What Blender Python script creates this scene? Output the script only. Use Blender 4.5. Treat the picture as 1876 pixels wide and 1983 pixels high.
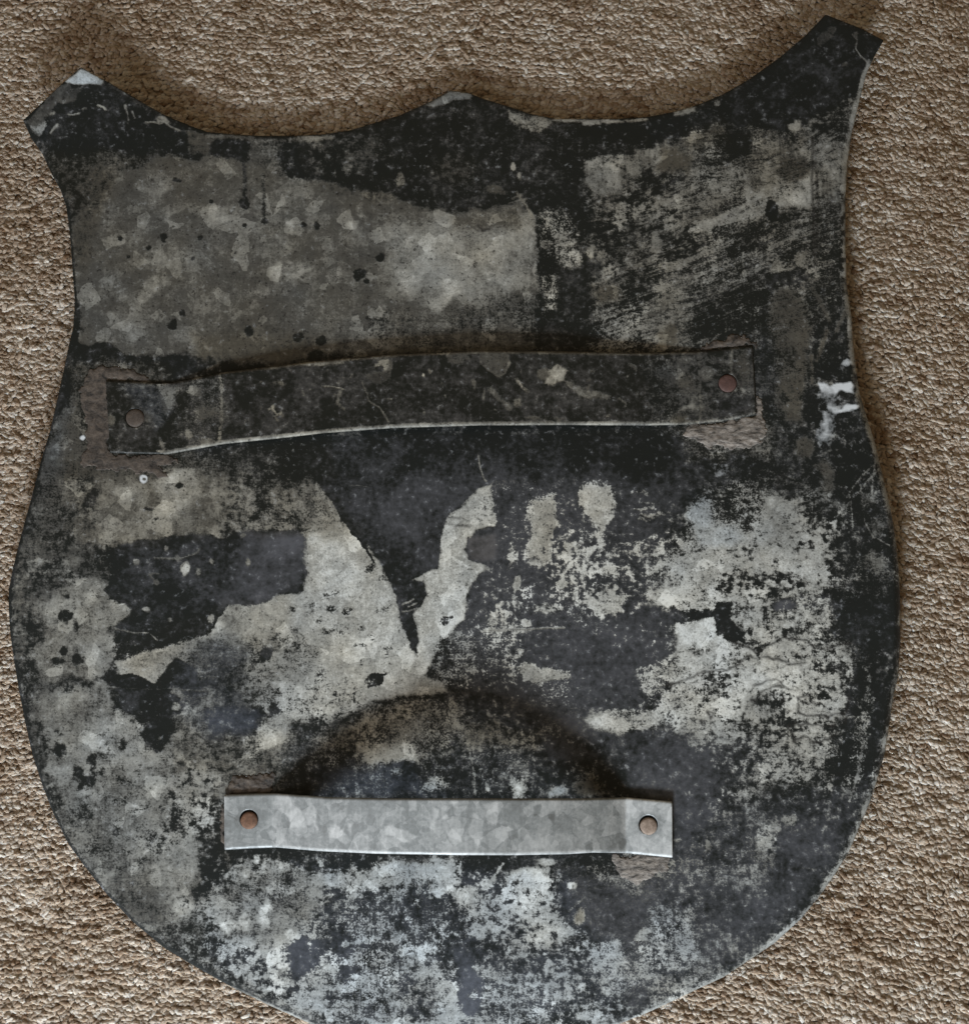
import bpy, bmesh, math, random
import numpy as np
from mathutils import Vector, Matrix

for o in list(bpy.data.objects):
    bpy.data.objects.remove(o)
S = bpy.context.scene
COL = S.collection
random.seed(7)
rng = np.random.default_rng(7)

# ------------------------------------------------------------------ camera
CAM = Vector((0.0, -0.13, 0.85))
TGT = Vector((0.0, 0.0, 0.0))
cd = bpy.data.cameras.new('camera')
cam = bpy.data.objects.new('camera', cd)
COL.objects.link(cam)
cam.location = CAM
cam.rotation_euler = (TGT - CAM).to_track_quat('-Z', 'Y').to_euler()
TANH = 0.30 / (TGT - CAM).length
cd.sensor_fit = 'HORIZONTAL'
cd.sensor_width = 36.0
cd.lens = 18.0 / TANH
cd.clip_start = 0.01
cd.clip_end = 100
S.camera = cam

# ------------------------------------------------------------------ world: dim warm room light
w = bpy.data.worlds.new('World')
S.world = w
w.use_nodes = True
bg = w.node_tree.nodes['Background']
bg.inputs[0].default_value = (1.0, 0.78, 0.50, 1)
bg.inputs[1].default_value = 0.20

# ------------------------------------------------------------------ window light from the near side
def area(name, loc, tgt, sx, sy, power, col):
    l = bpy.data.lights.new(name, 'AREA')
    l.shape = 'RECTANGLE'
    l.size, l.size_y, l.energy, l.color = sx, sy, power, col
    o = bpy.data.objects.new(name, l)
    COL.objects.link(o)
    o.location = loc
    o.rotation_euler = (Vector(tgt) - Vector(loc)).to_track_quat('-Z', 'Y').to_euler()
    return o
area('window_light', (-0.18, -1.28, 0.64), (0, -0.1, 0), 0.29, 0.23, 26.0, (0.84, 0.93, 1.0))
area('side_window_light', (-1.4, -0.9, 1.05), (0, 0, 0), 0.9, 0.8, 9.0, (0.95, 0.96, 1.0))

S.view_settings.view_transform = 'Standard'
S.view_settings.look = 'None'
S.view_settings.exposure = 0.0
S.view_settings.gamma = 1.0

# ------------------------------------------------------------------ measuring frame: photo survey units -> points at a height
CM = np.array(cam.rotation_euler.to_matrix())
CP = np.array(CAM)
ASP = 1024 / 968
def at(u, v, z):
    u = np.asarray(u, float); v = np.asarray(v, float); z = np.asarray(z, float)
    xn = (u / 938.0 - 1) * TANH
    yn = (1 - v / 991.5) * TANH * ASP
    d = xn[..., None] * CM[:, 0] + yn[..., None] * CM[:, 1] - CM[:, 2]
    t = (z - CP[2]) / d[..., 2]
    return CP + d * t[..., None]

def sstep(a, b, x):
    t = np.clip((x - a) / (b - a), 0, 1)
    return t * t * (3 - 2 * t)

def sdf_poly(pts, X, Y):
    """signed distance, positive inside"""
    pts = np.asarray(pts, float)
    d2 = np.full(X.shape, 1e18)
    ins = np.zeros(X.shape, bool)
    n = len(pts)
    for i in range(n):
        ax, ay = pts[i]; bx, by = pts[(i + 1) % n]
        ex, ey = bx - ax, by - ay
        L = ex * ex + ey * ey + 1e-9
        t = np.clip(((X - ax) * ex + (Y - ay) * ey) / L, 0, 1)
        dx = X - ax - t * ex; dy = Y - ay - t * ey
        d2 = np.minimum(d2, dx * dx + dy * dy)
        c = (ay > Y) != (by > Y)
        if ey != 0:
            ins ^= c & (X < (Y - ay) * ex / ey + ax)
    d = np.sqrt(d2)
    return np.where(ins, d, -d)

def sdf_line(pts, X, Y):
    d2 = np.full(X.shape, 1e18)
    for (ax, ay), (bx, by) in zip(pts[:-1], pts[1:]):
        ex, ey = bx - ax, by - ay
        t = np.clip(((X - ax) * ex + (Y - ay) * ey) / (ex * ex + ey * ey + 1e-9), 0, 1)
        dx = X - ax - t * ex; dy = Y - ay - t * ey
        d2 = np.minimum(d2, dx * dx + dy * dy)
    return np.sqrt(d2)

def vnoise(X, Y, cell, seed):
    r = np.random.default_rng(seed)
    g = r.random((256, 256))
    x = X / cell + 40; y = Y / cell + 40
    xi = np.floor(x).astype(int); yi = np.floor(y).astype(int)
    fx = x - xi; fy = y - yi
    fx = fx * fx * (3 - 2 * fx); fy = fy * fy * (3 - 2 * fy)
    a = g[yi % 256, xi % 256]; b = g[yi % 256, (xi + 1) % 256]
    c = g[(yi + 1) % 256, xi % 256]; d = g[(yi + 1) % 256, (xi + 1) % 256]
    return (a * (1 - fx) + b * fx) * (1 - fy) + (c * (1 - fx) + d * fx) * fy

# ------------------------------------------------------------------ wear maps
# channels: 0 B bare metal, 1 T tone of the bare metal, 2 H hue (0 blue .. 1 brown),
#           3 A raggedness, 4 W white paint, 5 P pale film on the paint and its painted-in sheen, 6 D dark line, 7 G (streak direction / brush)
CH = dict(B=0, T=1, H=2, A=3, W=4, P=5, D=6, G=7)
class Canvas:
    def __init__(s, u0, v0, u1, v1, step, **base):
        s.u0, s.v0, s.step = u0, v0, step
        s.nx = int((u1 - u0) / step) + 2; s.ny = int((v1 - v0) / step) + 2
        s.X, s.Y = np.meshgrid(u0 + np.arange(s.nx) * step, v0 + np.arange(s.ny) * step)
        # ragged outline of every painted patch
        s.wx = (vnoise(s.X, s.Y, 34, 1) - .5) * 16 + (vnoise(s.X, s.Y, 11, 2) - .5) * 8
        s.wy = (vnoise(s.X, s.Y, 34, 3) - .5) * 16 + (vnoise(s.X, s.Y, 11, 4) - .5) * 8
        s.c = np.zeros((8, s.ny, s.nx))
        s.c[CH['H']] = .5; s.c[CH['A']] = 1
        for k, v in base.items(): s.c[CH[k]] = v
    def _win(s, pts, pad):
        p = np.asarray(pts, float)
        x0, y0 = p.min(0) - pad; x1, y1 = p.max(0) + pad
        i0 = max(0, int((x0 - s.u0) / s.step)); i1 = min(s.nx, int((x1 - s.u0) / s.step) + 2)
        j0 = max(0, int((y0 - s.v0) / s.step)); j1 = min(s.ny, int((y1 - s.v0) / s.step) + 2)
        return slice(j0, j1), slice(i0, i1)
    def _mix(s, sl, m, kw):
        for k, v in kw.items():
            c = s.c[CH[k]][sl]
            c += (v - c) * m
    def poly(s, pts, f=10, r=1.0, k=1.0, **kw):
        sl = s._win(pts, f + 14)
        X = s.X[sl] + s.wx[sl] * r; Y = s.Y[sl] + s.wy[sl] * r
        s._mix(sl, k * sstep(-f, f, sdf_poly(pts, X, Y)), kw)
    def ell(s, cx, cy, rx, ry, f=.35, r=.6, k=1.0, a=0, **kw):
        q = max(rx, ry) * (1 + f) + 14
        sl = s._win([(cx - q, cy - q), (cx + q, cy + q)], 0)
        X = s.X[sl] + s.wx[sl] * r - cx; Y = s.Y[sl] + s.wy[sl] * r - cy
        ca, sa = math.cos(math.radians(a)), math.sin(math.radians(a))
        d = np.sqrt(((X * ca + Y * sa) / rx) ** 2 + ((-X * sa + Y * ca) / ry) ** 2)
        s._mix(sl, k * sstep(1 + f, 1 - f, d), kw)
    def line(s, pts, wd=2, f=1.5, r=.25, k=1.0, **kw):
        sl = s._win(pts, wd + f + 8)
        d = sdf_line(pts, s.X[sl] + s.wx[sl] * r, s.Y[sl] + s.wy[sl] * r)
        s._mix(sl, k * sstep(wd / 2 + f, max(wd / 2 - f, 0), d), kw)
    def band(s, sd, d0, d1, f=3, **kw):
        """a strip between two distances from an outline (sd: signed distance on the canvas)"""
        m = sstep(d0 - f, d0 + f, sd) * sstep(d1 + f, d1 - f, sd)
        return m
    def sample(s, U, V):
        x = np.clip((U - s.u0) / s.step, 0, s.nx - 1.001); y = np.clip((V - s.v0) / s.step, 0, s.ny - 1.001)
        xi = x.astype(int); yi = y.astype(int); fx = x - xi; fy = y - yi
        c = s.c
        return ((c[:, yi, xi] * (1 - fx) + c[:, yi, xi + 1] * fx) * (1 - fy) +
                (c[:, yi + 1, xi] * (1 - fx) + c[:, yi + 1, xi + 1] * fx) * fy)

OUT = [(157,130),(122,160),(82,198),(45,233),(60,267),(83,300),(100,337),(117,367),(128,400),(135,450),(140,517),(145,583),
 (142,633),(135,661),(123,718),(110,778),(97,834),(77,901),(57,978),(37,1051),(25,1101),(17,1141),(17,1181),(20,1228),(27,1278),
 (37,1339),(50,1405),(63,1462),(80,1515),(103,1575),(133,1635),(167,1682),(207,1732),(257,1785),(317,1835),(383,1875),(450,1912),
 (517,1945),(600,1982),(700,2017),(800,2036),(900,2042),(1000,2036),(1100,2014),(1198,1983),(1251,1962),(1301,1939),(1351,1915),
 (1401,1892),(1451,1859),(1501,1825),(1551,1779),(1584,1739),(1617,1692),(1644,1649),(1661,1609),(1684,1555),(1697,1515),(1714,1455),
 (1724,1389),(1732,1339),(1739,1311),(1743,1244),(1743,1178),(1741,1111),(1734,1044),(1724,984),(1707,914),(1694,858),(1677,804),
 (1664,761),(1657,711),(1651,661),(1649,617),(1639,550),(1637,467),(1637,383),(1641,317),(1649,260),(1661,207),(1677,143),(1694,107),
 (1711,78),(1667,55),(1598,28),(1561,67),(1511,110),(1451,153),(1401,182),(1351,203),(1301,217),(1251,227),(1192,230),(1125,230),
 (1075,230),(1025,220),(975,203),(932,190),(908,180),(872,175),(832,197),(775,223),(725,238),(675,253),(625,260),(567,263),(500,263),
 (450,260),(400,255),(367,243),(317,222),(267,193),(217,163),(187,147)]

cv = Canvas(0, 10, 1770, 2060, 2.0, B=.10, T=.32)
OSD = sdf_poly(OUT, cv.X, cv.Y)
P, E, L = cv.poly, cv.ell, cv.line
# --- upper left dull zinc panel
P([(150,380),(215,335),(330,300),(470,305),(540,335),(640,352),(720,368),(800,390),(1005,392),(1032,420),(1040,560),(1036,690),(150,690),(140,560)],
  f=7, B=.98, T=.34, H=.62, A=.9)
P([(740,430),(1030,410),(1035,560),(900,580),(760,560)], f=30, T=.56, H=.6)
E(430,480,200,110, f=.5, T=.37)
P([(700,600),(1034,570),(1036,690),(640,690)], f=25, B=.66, A=1.3)
P([(850,585),(1034,580),(1034,660),(900,640)], f=25, B=.5, A=1.4)
P([(380,640),(620,650),(620,700),(380,705)], f=18, T=.3, H=.95, B=.8)
P([(150,330),(215,330),(200,420),(160,520),(140,500)], f=16, B=.62, H=.9, T=.25)
for (x, y, a, b, t) in [(200,375,11,14,.55),(322,350,24,17,.5),(372,408,14,12,.5),(428,415,20,16,.55),(258,407,10,10,.5),(290,500,16,20,.48),
      (680,437,14,13,.68),(562,432,9,14,.62),(300,553,28,13,.6),(275,572,9,9,.6),(205,560,20,16,.52),(180,580,14,12,.52),(240,577,10,8,.55),
      (540,530,17,17,.62),(580,522,26,6,.62),(565,515,14,6,.62),(648,535,18,12,.6),(220,620,11,10,.55),(252,645,15,14,.55),(455,610,10,8,.52),
      (790,550,26,18,.75),(850,575,30,14,.8),(870,560,22,12,.8),(805,462,22,10,.7),(885,495,16,14,.7),(1015,435,14,14,.62),(775,540,8,24,.72),
      (700,412,14,4,.6),(920,500,14,14,.7),(960,540,30,12,.72),(830,470,16,18,.66),(330,415,8,18,.5),(500,565,22,8,.58)]:
    E(x, y, a, b, f=.35, r=1.2, T=t, a=random.uniform(-40,40), k=.6)
for (x, y, rr) in [(697,530,14),(690,540,9),(712,544,7),(612,434,7),(588,434,6),(475,434,5),(510,430,7),(232,462,6),(318,456,8),(315,465,6),(370,500,5),
      (345,350,8),(385,460,6),(410,395,5),(470,395,9),(350,610,8),(330,628,9),(285,480,5),(455,488,3),(250,500,4),(735,497,8),(620,660,12),(612,690,14),(575,655,10),(480,640,10)]:
    E(x, y, rr, rr*random.uniform(.7,1.3), f=.25, B=.05, A=.7)
L([(470,285),(472,330),(478,400)], 9, 4, B=.05, A=.9)
L([(508,340),(511,420)], 8, 5, B=.3)
L([(547,400),(549,520),(552,640)], 1.5, 1, D=.5)
L([(420,438),(446,428)], 2.5, 1.2, D=.8)
L([(925,436),(935,446),(948,444)], 5, 2, D=.9, r=0)
L([(915,440),(925,447),(938,448),(948,442)], 2, 1.2, D=.9, r=0)
P([(880,420),(1000,405),(1000,440),(880,450)], f=14, H=.85, T=.42)
# --- black band along the top edge and the left tip
P([(60,240),(157,140),(217,170),(317,228),(400,262),(450,275),(420,300),(330,298),(230,300),(150,290),(100,320)], f=14, B=-.05, T=.22, A=.9)
P([(85,300),(200,290),(300,300),(215,340),(165,420),(130,400)], f=14, B=.38, T=.22, H=.85, A=1.1)
P([(118,167),(135,168),(160,172),(150,190),(120,196),(90,230),(70,260),(45,235)], f=5, B=.8, T=.16, H=.35, A=.9)
P([(112,190),(150,184),(152,196),(118,200)], f=5, B=1, T=.3, H=.5)
L([(48,232),(82,198)], 9, 3, B=-.2)
P([(55,242),(80,236),(104,230),(95,255),(80,280),(66,272)], f=7, B=.75, T=.42, H=.2, A=1.2)
L([(150,200),(120,208),(100,240),(82,270)], 14, 6, B=-.2, A=.6)
P([(125,160),(157,131),(203,156),(196,163),(160,165)], f=3, r=.4, B=1.2, T=.62, H=.1, A=.3)
for (p, q) in [((135,222),(155,221)),((164,213),(170,211)),((192,203),(203,212)),((245,205),(245,238)),((243,208),(247,220)),((258,214),(262,230)),
               ((308,225),(318,232)),((282,238),(310,240)),((305,235),(345,250)),((100,222),(108,220)),((100,260),(115,240))]:
    L([p, q], 4, 2.5, B=1, T=.55, r=.6, A=.7)
P([(300,228),(330,236),(320,245),(305,240)], f=3, B=1.1, T=.5)
P([(360,250),(420,262),(405,300),(370,290)], f=8, B=.75, T=.3, H=.7)
P([(410,275),(475,268),(478,312),(430,310),(412,292)], f=6, B=-.05)
P([(480,275),(540,275),(545,340),(484,330)], f=9, B=.62, T=.33, H=.6, A=1.2)
P([(536,288),(582,285),(585,330),(555,338)], f=7, B=.02)
P([(572,275),(625,268),(775,228),(832,208),(932,198),(1000,226),(1100,240),(1251,236),(1251,288),(1150,297),(1128,330),(1124,400),(1150,470),(1145,690),
   (1042,690),(1040,420),(1008,384),(960,405),(860,407),(780,394),(720,372),(640,348),(590,335)], f=9, r=1, B=.0, T=.22, H=.7, A=1.0)
P([(600,270),(700,258),(720,350),(610,335)], f=14, B=.3, T=.3, H=.6)
P([(700,365),(760,385),(770,398),(715,385)], f=5, B=.6, T=.4, H=.8)
E(775,350,9,14, B=.8, T=.3); E(990,322,6,11, f=.2, B=1, T=.5); E(1003,342,4,8, B=.9, T=.4)
E(960,370,22,8, B=.6, T=.3, H=.7); E(880,330,40,30, f=.6, B=.2, H=.9, T=.2); E(720,290,30,26, f=.6, B=.3, T=.25)
P([(1040,420),(1075,400),(1120,440),(1130,500),(1110,520),(1060,490),(1042,500)], f=12, B=.42, T=.6, A=1.3)
E(1090,465,14,16, B=.8, T=.6, A=1.2); E(1055,470,12,9, B=.8, T=.5, A=1.2); E(1145,488,10,10, B=.85, T=.7, A=1.2)
P([(1042,540),(1080,530),(1085,600),(1050,620)], f=10, B=.4, T=.6, A=1.3)
L([(985,392),(1018,386)], 3, 2, B=1, T=.5); L([(992,384),(1010,376)], 3, 2, B=1, T=.5); L([(1000,372),(1020,400),(1030,420)], 6, 3, B=.9, T=.5, H=.8)
# pale worn edge of the top rim and the middle peak
P([(826,204),(872,175),(918,186),(912,194),(880,196),(850,204),(838,207)], f=3, r=.5, B=1.2, T=.5, H=.35, A=.4)
P([(985,212),(1070,234),(1060,246),(1030,256),(995,240),(985,222)], f=5, B=.66, T=.52, A=1.2)
L([(1075,233),(1125,236),(1192,236),(1251,232)], 7, 3, B=.95, T=.66, H=.6, A=1.2)
L([(1130,242),(1160,240)], 8, 3, B=1, T=.7)
L([(400,262),(500,271),(567,272),(640,266)], 7, 4, B=.75, T=.42, A=1.2)
# --- upper right streaky panel
P([(1128,305),(1150,296),(1251,288),(1400,250),(1500,255),(1560,240),(1650,190),(1636,383),(1630,620),(1480,640),(1400,690),(1150,690),(1150,470),(1126,400)],
  f=30, r=2.2, B=.38, T=.40, H=.68, A=1.25, G=1)
P([(1128,308),(1165,300),(1205,335),(1200,365),(1150,372),(1132,350)], f=7, B=.92, T=.5, H=.55, A=1)
P([(1200,300),(1250,290),(1320,296),(1330,330),(1260,345),(1210,330)], f=14, B=.78, T=.46, H=.6)
P([(1320,250),(1400,230),(1420,275),(1330,290)], f=14, B=.62, T=.3, H=.9)
E(1345,248,13,10, B=1, T=.55); L([(1330,262),(1400,235)], 6, 4, B=.8, T=.45, H=.8)
P([(1310,445),(1370,420),(1440,395),(1440,370),(1500,345),(1570,335),(1572,395),(1520,400),(1450,425),(1380,448)], f=10, B=.92, T=.62, H=.52, A=1.2, G=1)
P([(1230,390),(1320,380),(1330,430),(1240,430)], f=18, B=.66, T=.55, A=1.3)
P([(1180,400),(1240,380),(1250,430),(1190,450)], f=14, B=.62, T=.55, A=1.3)
P([(1330,330),(1460,320),(1460,375),(1340,370)], f=16, B=.72, T=.5)
P([(1460,285),(1560,270),(1570,340),(1465,352)], f=26, r=2.5, B=.66, T=.4, H=.7, A=1.3)
P([(1450,340),(1500,335),(1505,385),(1455,390)], f=16, r=2, B=.8, T=.38, H=.8)
E(1535,330,26,18, f=.5, B=.6, T=.22, H=1.0)
P([(1280,290),(1340,300),(1330,340),(1270,330)], f=12, T=.26, H=1., B=.7)
P([(1250,335),(1320,330),(1315,375),(1250,375)], f=12, B=.12)
E(1430,278,26,30, f=.3, B=-.05, A=.8); E(1400,275,18,14, B=.1)
E(1495,405,12,20, f=.2, B=-.1, A=.7)
P([(1250,235),(1330,215),(1400,190),(1420,235),(1330,262),(1255,280)], f=8, B=.0)
P([(1398,190),(1451,156),(1598,30),(1667,56),(1708,80),(1690,115),(1675,150),(1648,182),(1600,208),(1562,236),(1510,246),(1470,250),(1420,232)],
  f=6, B=-.35, A=.6)
P([(1588,60),(1615,48),(1620,62),(1590,90),(1580,88)], f=5, B=.62, T=.12, H=.3, A=1.1)
L([(1650,66),(1660,78),(1656,95),(1664,108),(1676,118)], 3.5, 2, B=.9, T=.45); E(1661,68,7,9, f=.6, B=.6, T=.4); E(1636,124,7,4, B=.6, T=.2)
P([(1560,235),(1600,208),(1650,182),(1645,250),(1632,330),(1570,330),(1560,280)], f=12, B=.52, T=.42, H=.5, A=1.2)
P([(1520,235),(1550,228),(1556,246),(1525,252)], f=6, B=.95, T=.45, H=.6)
P([(1590,320),(1634,320),(1630,400),(1588,395)], f=8, B=.66, T=.42, A=1.2)
P([(1300,210),(1345,200),(1345,212),(1308,222)], f=4, B=.7, T=.6); E(1385,200,7,7, B=.9, T=.5)
P([(1250,470),(1400,455),(1560,420),(1560,520),(1480,560),(1250,600)], f=18, B=.3, T=.45, A=1.2, G=1)
for (p, q) in [((1300,520),(1420,462)),((1340,540),(1450,492)),((1280,560),(1400,540)),((1490,480),(1560,445)),((1260,630),(1340,590)),((1400,560),(1470,520))]:
    L([p, q], 7, 6, B=.66, T=.45, H=.6, A=1.3)
E(1268,472,9,20, f=.4, B=1, T=.5); E(1502,520,10,20, f=.4, B=1, T=.5, a=20); E(1551,500,14,12, f=.5, B=.85, T=.5)
E(1440,528,6,6, B=.8, T=.5); E(1430,560,14,10, B=.6, T=.5)
P([(1250,580),(1330,560),(1350,640),(1300,690),(1250,690)], f=18, B=.55, T=.42, H=.7, A=1.3)
P([(1150,540),(1250,560),(1250,690),(1150,690)], f=16, B=.42, T=.5, A=1.4)
P([(1145,560),(1200,545),(1205,575),(1150,590)], f=10, B=.7, T=.3, H=1)
P([(1270,640),(1305,625),(1310,660),(1275,680)], f=6, B=.9, T=.28, H=1)
P([(1340,560),(1480,540),(1480,660),(1340,680)], f=16, B=.2, T=.4, A=1.2)
P([(1480,530),(1560,520),(1570,545),(1530,560),(1495,580),(1490,690),(1474,690)], f=8, B=-.1)
P([(1492,575),(1510,556),(1530,560),(1560,580),(1562,640),(1556,760),(1545,815),(1512,808),(1508,700),(1494,640)], f=12, B=.74, T=.24, H=.85, A=1.7)
E(1524,705,20,24, f=.5, B=.3); E(1515,770,12,12, B=.35)
P([(1565,560),(1645,560),(1655,760),(1570,760)], f=12, B=.16, T=.4)
for (p, q) in [((1575,560),(1605,620)),((1600,640),(1580,700)),((1570,690),(1572,740)),((1620,640),(1640,600))]:
    L([p, q], 5, 5, B=.75, T=.28, H=.8, A=1.2)
P([(1622,392),(1636,392),(1637,520),(1628,530)], f=4, B=-.3)
L([(1573,268),(1571,350),(1575,430),(1577,505)], 5, 2, D=.8, r=.15)
L([(1578,300),(1583,380),(1582,500)], 3, 1.5, D=.8, r=.15)
L([(1485,318),(1560,320)], 2, 1.2, D=.8, r=.2); L([(1590,325),(1592,360),(1605,335),(1606,370)], 2, 1.2, D=.6)
# pale worn rim down the right side
rimR = sstep(1560, 1640, cv.X) * sstep(90, 140, cv.Y)
nr = vnoise(cv.X, cv.Y, 30, 11) * .6 + vnoise(cv.X, cv.Y, 9, 12) * .4
def rim(m, **kw):
    for k, v in kw.items():
        cv.c[CH[k]] += (v - cv.c[CH[k]]) * m
rim(sstep(13, 5, OSD) * sstep(-6, 0, OSD) * rimR * sstep(.25, .55, nr + .12 * (cv.Y < 340)), B=1.0, T=.6, H=.45, A=.8)
rim(sstep(17, 8, OSD) * sstep(1150, 1350, cv.X) * sstep(1500, 1640, cv.Y) * sstep(.2, .4, nr + .15), B=1.15, T=.8, H=.3, A=.6)
# --- right side, white splashes
P([(1560,760),(1660,770),(1700,900),(1735,1060),(1740,1300),(1690,1540),(1640,1500),(1650,1300),(1600,1150),(1620,1000),(1580,900)], f=14, B=.1, T=.4, A=1)
P([(1584,742),(1600,738),(1612,748),(1630,740),(1652,738),(1652,756),(1630,757),(1610,764),(1590,762)], f=4, W=.85, r=1)
P([(1595,792),(1620,792),(1640,780),(1663,776),(1663,788),(1640,798),(1615,805),(1598,803)], f=4, W=.85, r=1)
E(1604,772,20,14, f=.8, W=.26); E(1598,825,15,30, f=.8, r=1.5, W=.34); L([(1596,800),(1600,850)], 5, 5, W=.4); E(1640,704,8,9, W=.5)
E(1557,866,18,16, f=.5, B=.85, T=.24, H=.85, A=1.5); 
P([(1580,900),(1600,890),(1615,940),(1600,965),(1588,940)], f=8, B=.8, T=.26, H=.8, A=1.2)
for p in [[(1705,905),(1660,955),(1620,1000),(1614,1025)],[(1692,900),(1650,945),(1625,990)],[(1664,940),(1672,1010),(1690,1040)],[(1690,1040),(1722,1058)],
          [(1645,960),(1650,1030)],[(1700,880),(1690,920),(1688,960)],[(1640,975),(1680,980)]]:
    L(p, 2.2, 1.5, B=1, T=.5, r=.3, k=.8)
E(1680,970,12,10, f=.8, B=.7, T=.35); E(1690,1090,20,18, f=.6, B=.75, T=.42); E(1700,1020,14,14, f=.7, B=.6, T=.35)
# --- left side
P([(150,660),(230,668),(262,690),(330,697),(420,700),(330,740),(200,730),(150,760),(120,800),(110,790),(135,661)], f=6, B=-.1, A=.7)
P([(144,580),(156,590),(158,640),(150,690),(120,780),(100,830),(135,650)], f=5, B=-.2, A=.7)
P([(120,790),(150,760),(165,900),(100,1000),(60,1060),(75,910)], f=14, B=.55, T=.27, H=.25, A=1.1)
E(105,940,26,50, f=.6, B=.8, T=.32, H=.15)
P([(140,890),(440,890),(560,880),(620,930),(600,1030),(470,1035),(330,1040),(200,1060),(60,1110),(40,1060),(90,960)], f=16, B=.55, T=.34, H=.75, A=1.25)
P([(200,950),(240,910),(330,905),(430,920),(432,1045),(350,1038),(230,1060),(190,1030)], f=14, B=.93, T=.42, H=.8, A=1.1)
P([(300,915),(370,910),(390,960),(360,980),(310,960)], f=12, B=1, T=.62, H=.72)
E(243,955,22,11, f=.2, T=.6, B=1); E(210,1040,18,12, T=.55, B=1); E(330,980,24,16, f=.4, T=.55); E(420,1035,12,16, T=.55, B=.9)
P([(430,930),(620,930),(640,1000),(590,1030),(440,1030)], f=24, r=2, B=.45, T=.42, H=.75, A=1.4)
P([(540,930),(640,948),(690,1035),(650,1070),(600,1040),(550,1000)], f=24, r=2, k=.8, T=.42, H=.75, B=.62, A=1.4)
P([(430,860),(640,850),(640,925),(560,940),(440,915)], f=14, B=.12, T=.3, H=.7)
for (x, y, a, b) in [(178,965,10,14),(165,972,6,10),(285,985,12,4),(165,1060,22,14),(140,1080,24,12),(120,1040,20,14),(60,1010,10,20),(350,940,6,6),(300,1000,6,4)]:
    E(x, y, a, b, f=.5, B=.05)
P([(40,1060),(200,1050),(215,1110),(190,1140),(60,1150),(25,1120)], f=14, B=.42, T=.3, H=.6, A=1.3)
E(140,1085,16,10, B=.9, T=.4)
P([(25,1130),(60,1150),(190,1120),(230,1170),(255,1185),(220,1215),(225,1260),(200,1310),(60,1320),(30,1280),(20,1200)], f=12, B=.92, T=.46, H=.62, A=1.15)
E(75,1180,20,14, f=.4, T=.65); E(170,1155,14,12, T=.62); E(180,1270,18,14, T=.58); E(120,1180,30,20, f=.6, T=.55); E(235,1172,22,12, T=.58,B=1)
for (x, y, rx, ry) in [(126,1195,11,11),(146,1212,6,10),(114,1278,11,9),(150,1278,11,13),(124,1258,6,8),(126,1155,7,6),(65,1215,16,14),(55,1280,12,22),(60,1320,14,30)]:
    E(x, y, rx, ry, f=.6, B=.1, A=1.1)
L([(50,1140),(60,1250),(75,1340)], 8, 6, B=.2)
# big dark patch left of centre
P([(213,1064),(267,1044),(350,1036),(410,1036),(433,1046),(467,1031),(567,1026),(597,1044),(599,1094),(580,1143),(500,1166),(443,1171),(427,1194),(393,1230),
   (333,1243),(283,1256),(240,1241),(220,1211),(262,1180),(217,1163),(200,1144),(233,1104),(213,1084)], f=5, r=.45, B=-.05, A=.75, P=.12)
P([(470,1034),(565,1030),(597,1046),(598,1094),(578,1140),(500,1160),(445,1160),(450,1110)], f=20, r=.8, P=.5, B=-.1)
E(470,1160,50,20, f=.6, P=.5)
E(560,1060,36,22, f=.7, P=.8)
for (x, y) in [(360,1102),(362,1110),(285,1178),(405,1195),(470,1040),(330,1200),(480,1092),(260,1085),(320,1060),(385,1110),(300,1130),(410,1090),(345,1085)]:
    E(x, y, 5, 6, f=.6, B=.9, T=.4, A=1)
E(360,1102,7,11, f=.3, B=1.1, T=.55); E(286,1177,7,4, B=1.1, T=.6); E(405,1196,6,10, B=.8, T=.3, H=.8)
L([(300,1081),(350,1082),(380,1072),(388,1062)], 2.2, 1.3, B=1, T=.4, r=.1)
L([(287,1112),(310,1112)], 2, 1.2, B=.9, T=.35); L([(290,1115),(304,1132)], 2, 1.2, B=.9, T=.35)
L([(222,1215),(260,1225),(290,1226),(305,1240)], 2.5, 1.5, B=.9, T=.4)
# --- bright bare field left of the wedge
P([(625,948),(645,975),(675,1025),(708,1060),(735,1090),(755,1130),(772,1180),(790,1235),(800,1262),(815,1300),(860,1320),(862,1335),(830,1345),(770,1350),(700,1362),
   (620,1385),(540,1390),(480,1370),(430,1300),(380,1270),(330,1330),(230,1310),(220,1280),(290,1262),(340,1248),(400,1232),(430,1196),(445,1174),(505,1168),(585,1145),(603,1094),(600,1030)],
  f=6, r=.55, B=1.0, T=.68, H=.55, A=1.0)
P([(600,1000),(640,990),(700,1070),(750,1160),(780,1260),(690,1270),(620,1180),(600,1100)], f=20, B=1.05, T=.74)
P([(215,1240),(430,1170),(560,1160),(560,1260),(390,1270),(230,1310)], f=20, T=.6, H=.65)
E(440,1215,26,22, f=.15, T=.46, B=1.1); E(405,1215,30,14, f=.4, T=.74)
P([(380,1250),(450,1240),(485,1270),(480,1325),(430,1340),(375,1320),(340,1330),(350,1280)], f=22, r=2, B=.45, T=.3, H=.35, A=1.1, P=.3)
E(440,1290,34,30, f=.7, r=2, P=.4, B=.35)
P([(490,1230),(560,1210),(620,1260),(600,1330),(520,1370),(470,1345)], f=20, B=.72, T=.5, A=1.4)
E(513,1260,10,18, f=.3, B=.1, P=.3); E(545,1340,14,8, f=.5, B=.3)
for i in range(36):
    x = rng.uniform(560, 780); y = rng.uniform(1080, 1350)
    E(x, y, rng.uniform(4, 14), rng.uniform(4, 10), f=.8, k=.55, B=.25, A=1.3)
for (x, y) in [(715,1100),(640,1180),(720,1320),(735,1315),(670,1185),(620,1300),(700,1250)]:
    E(x, y, 10, 8, f=.7, B=.3, A=1.4)
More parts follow.
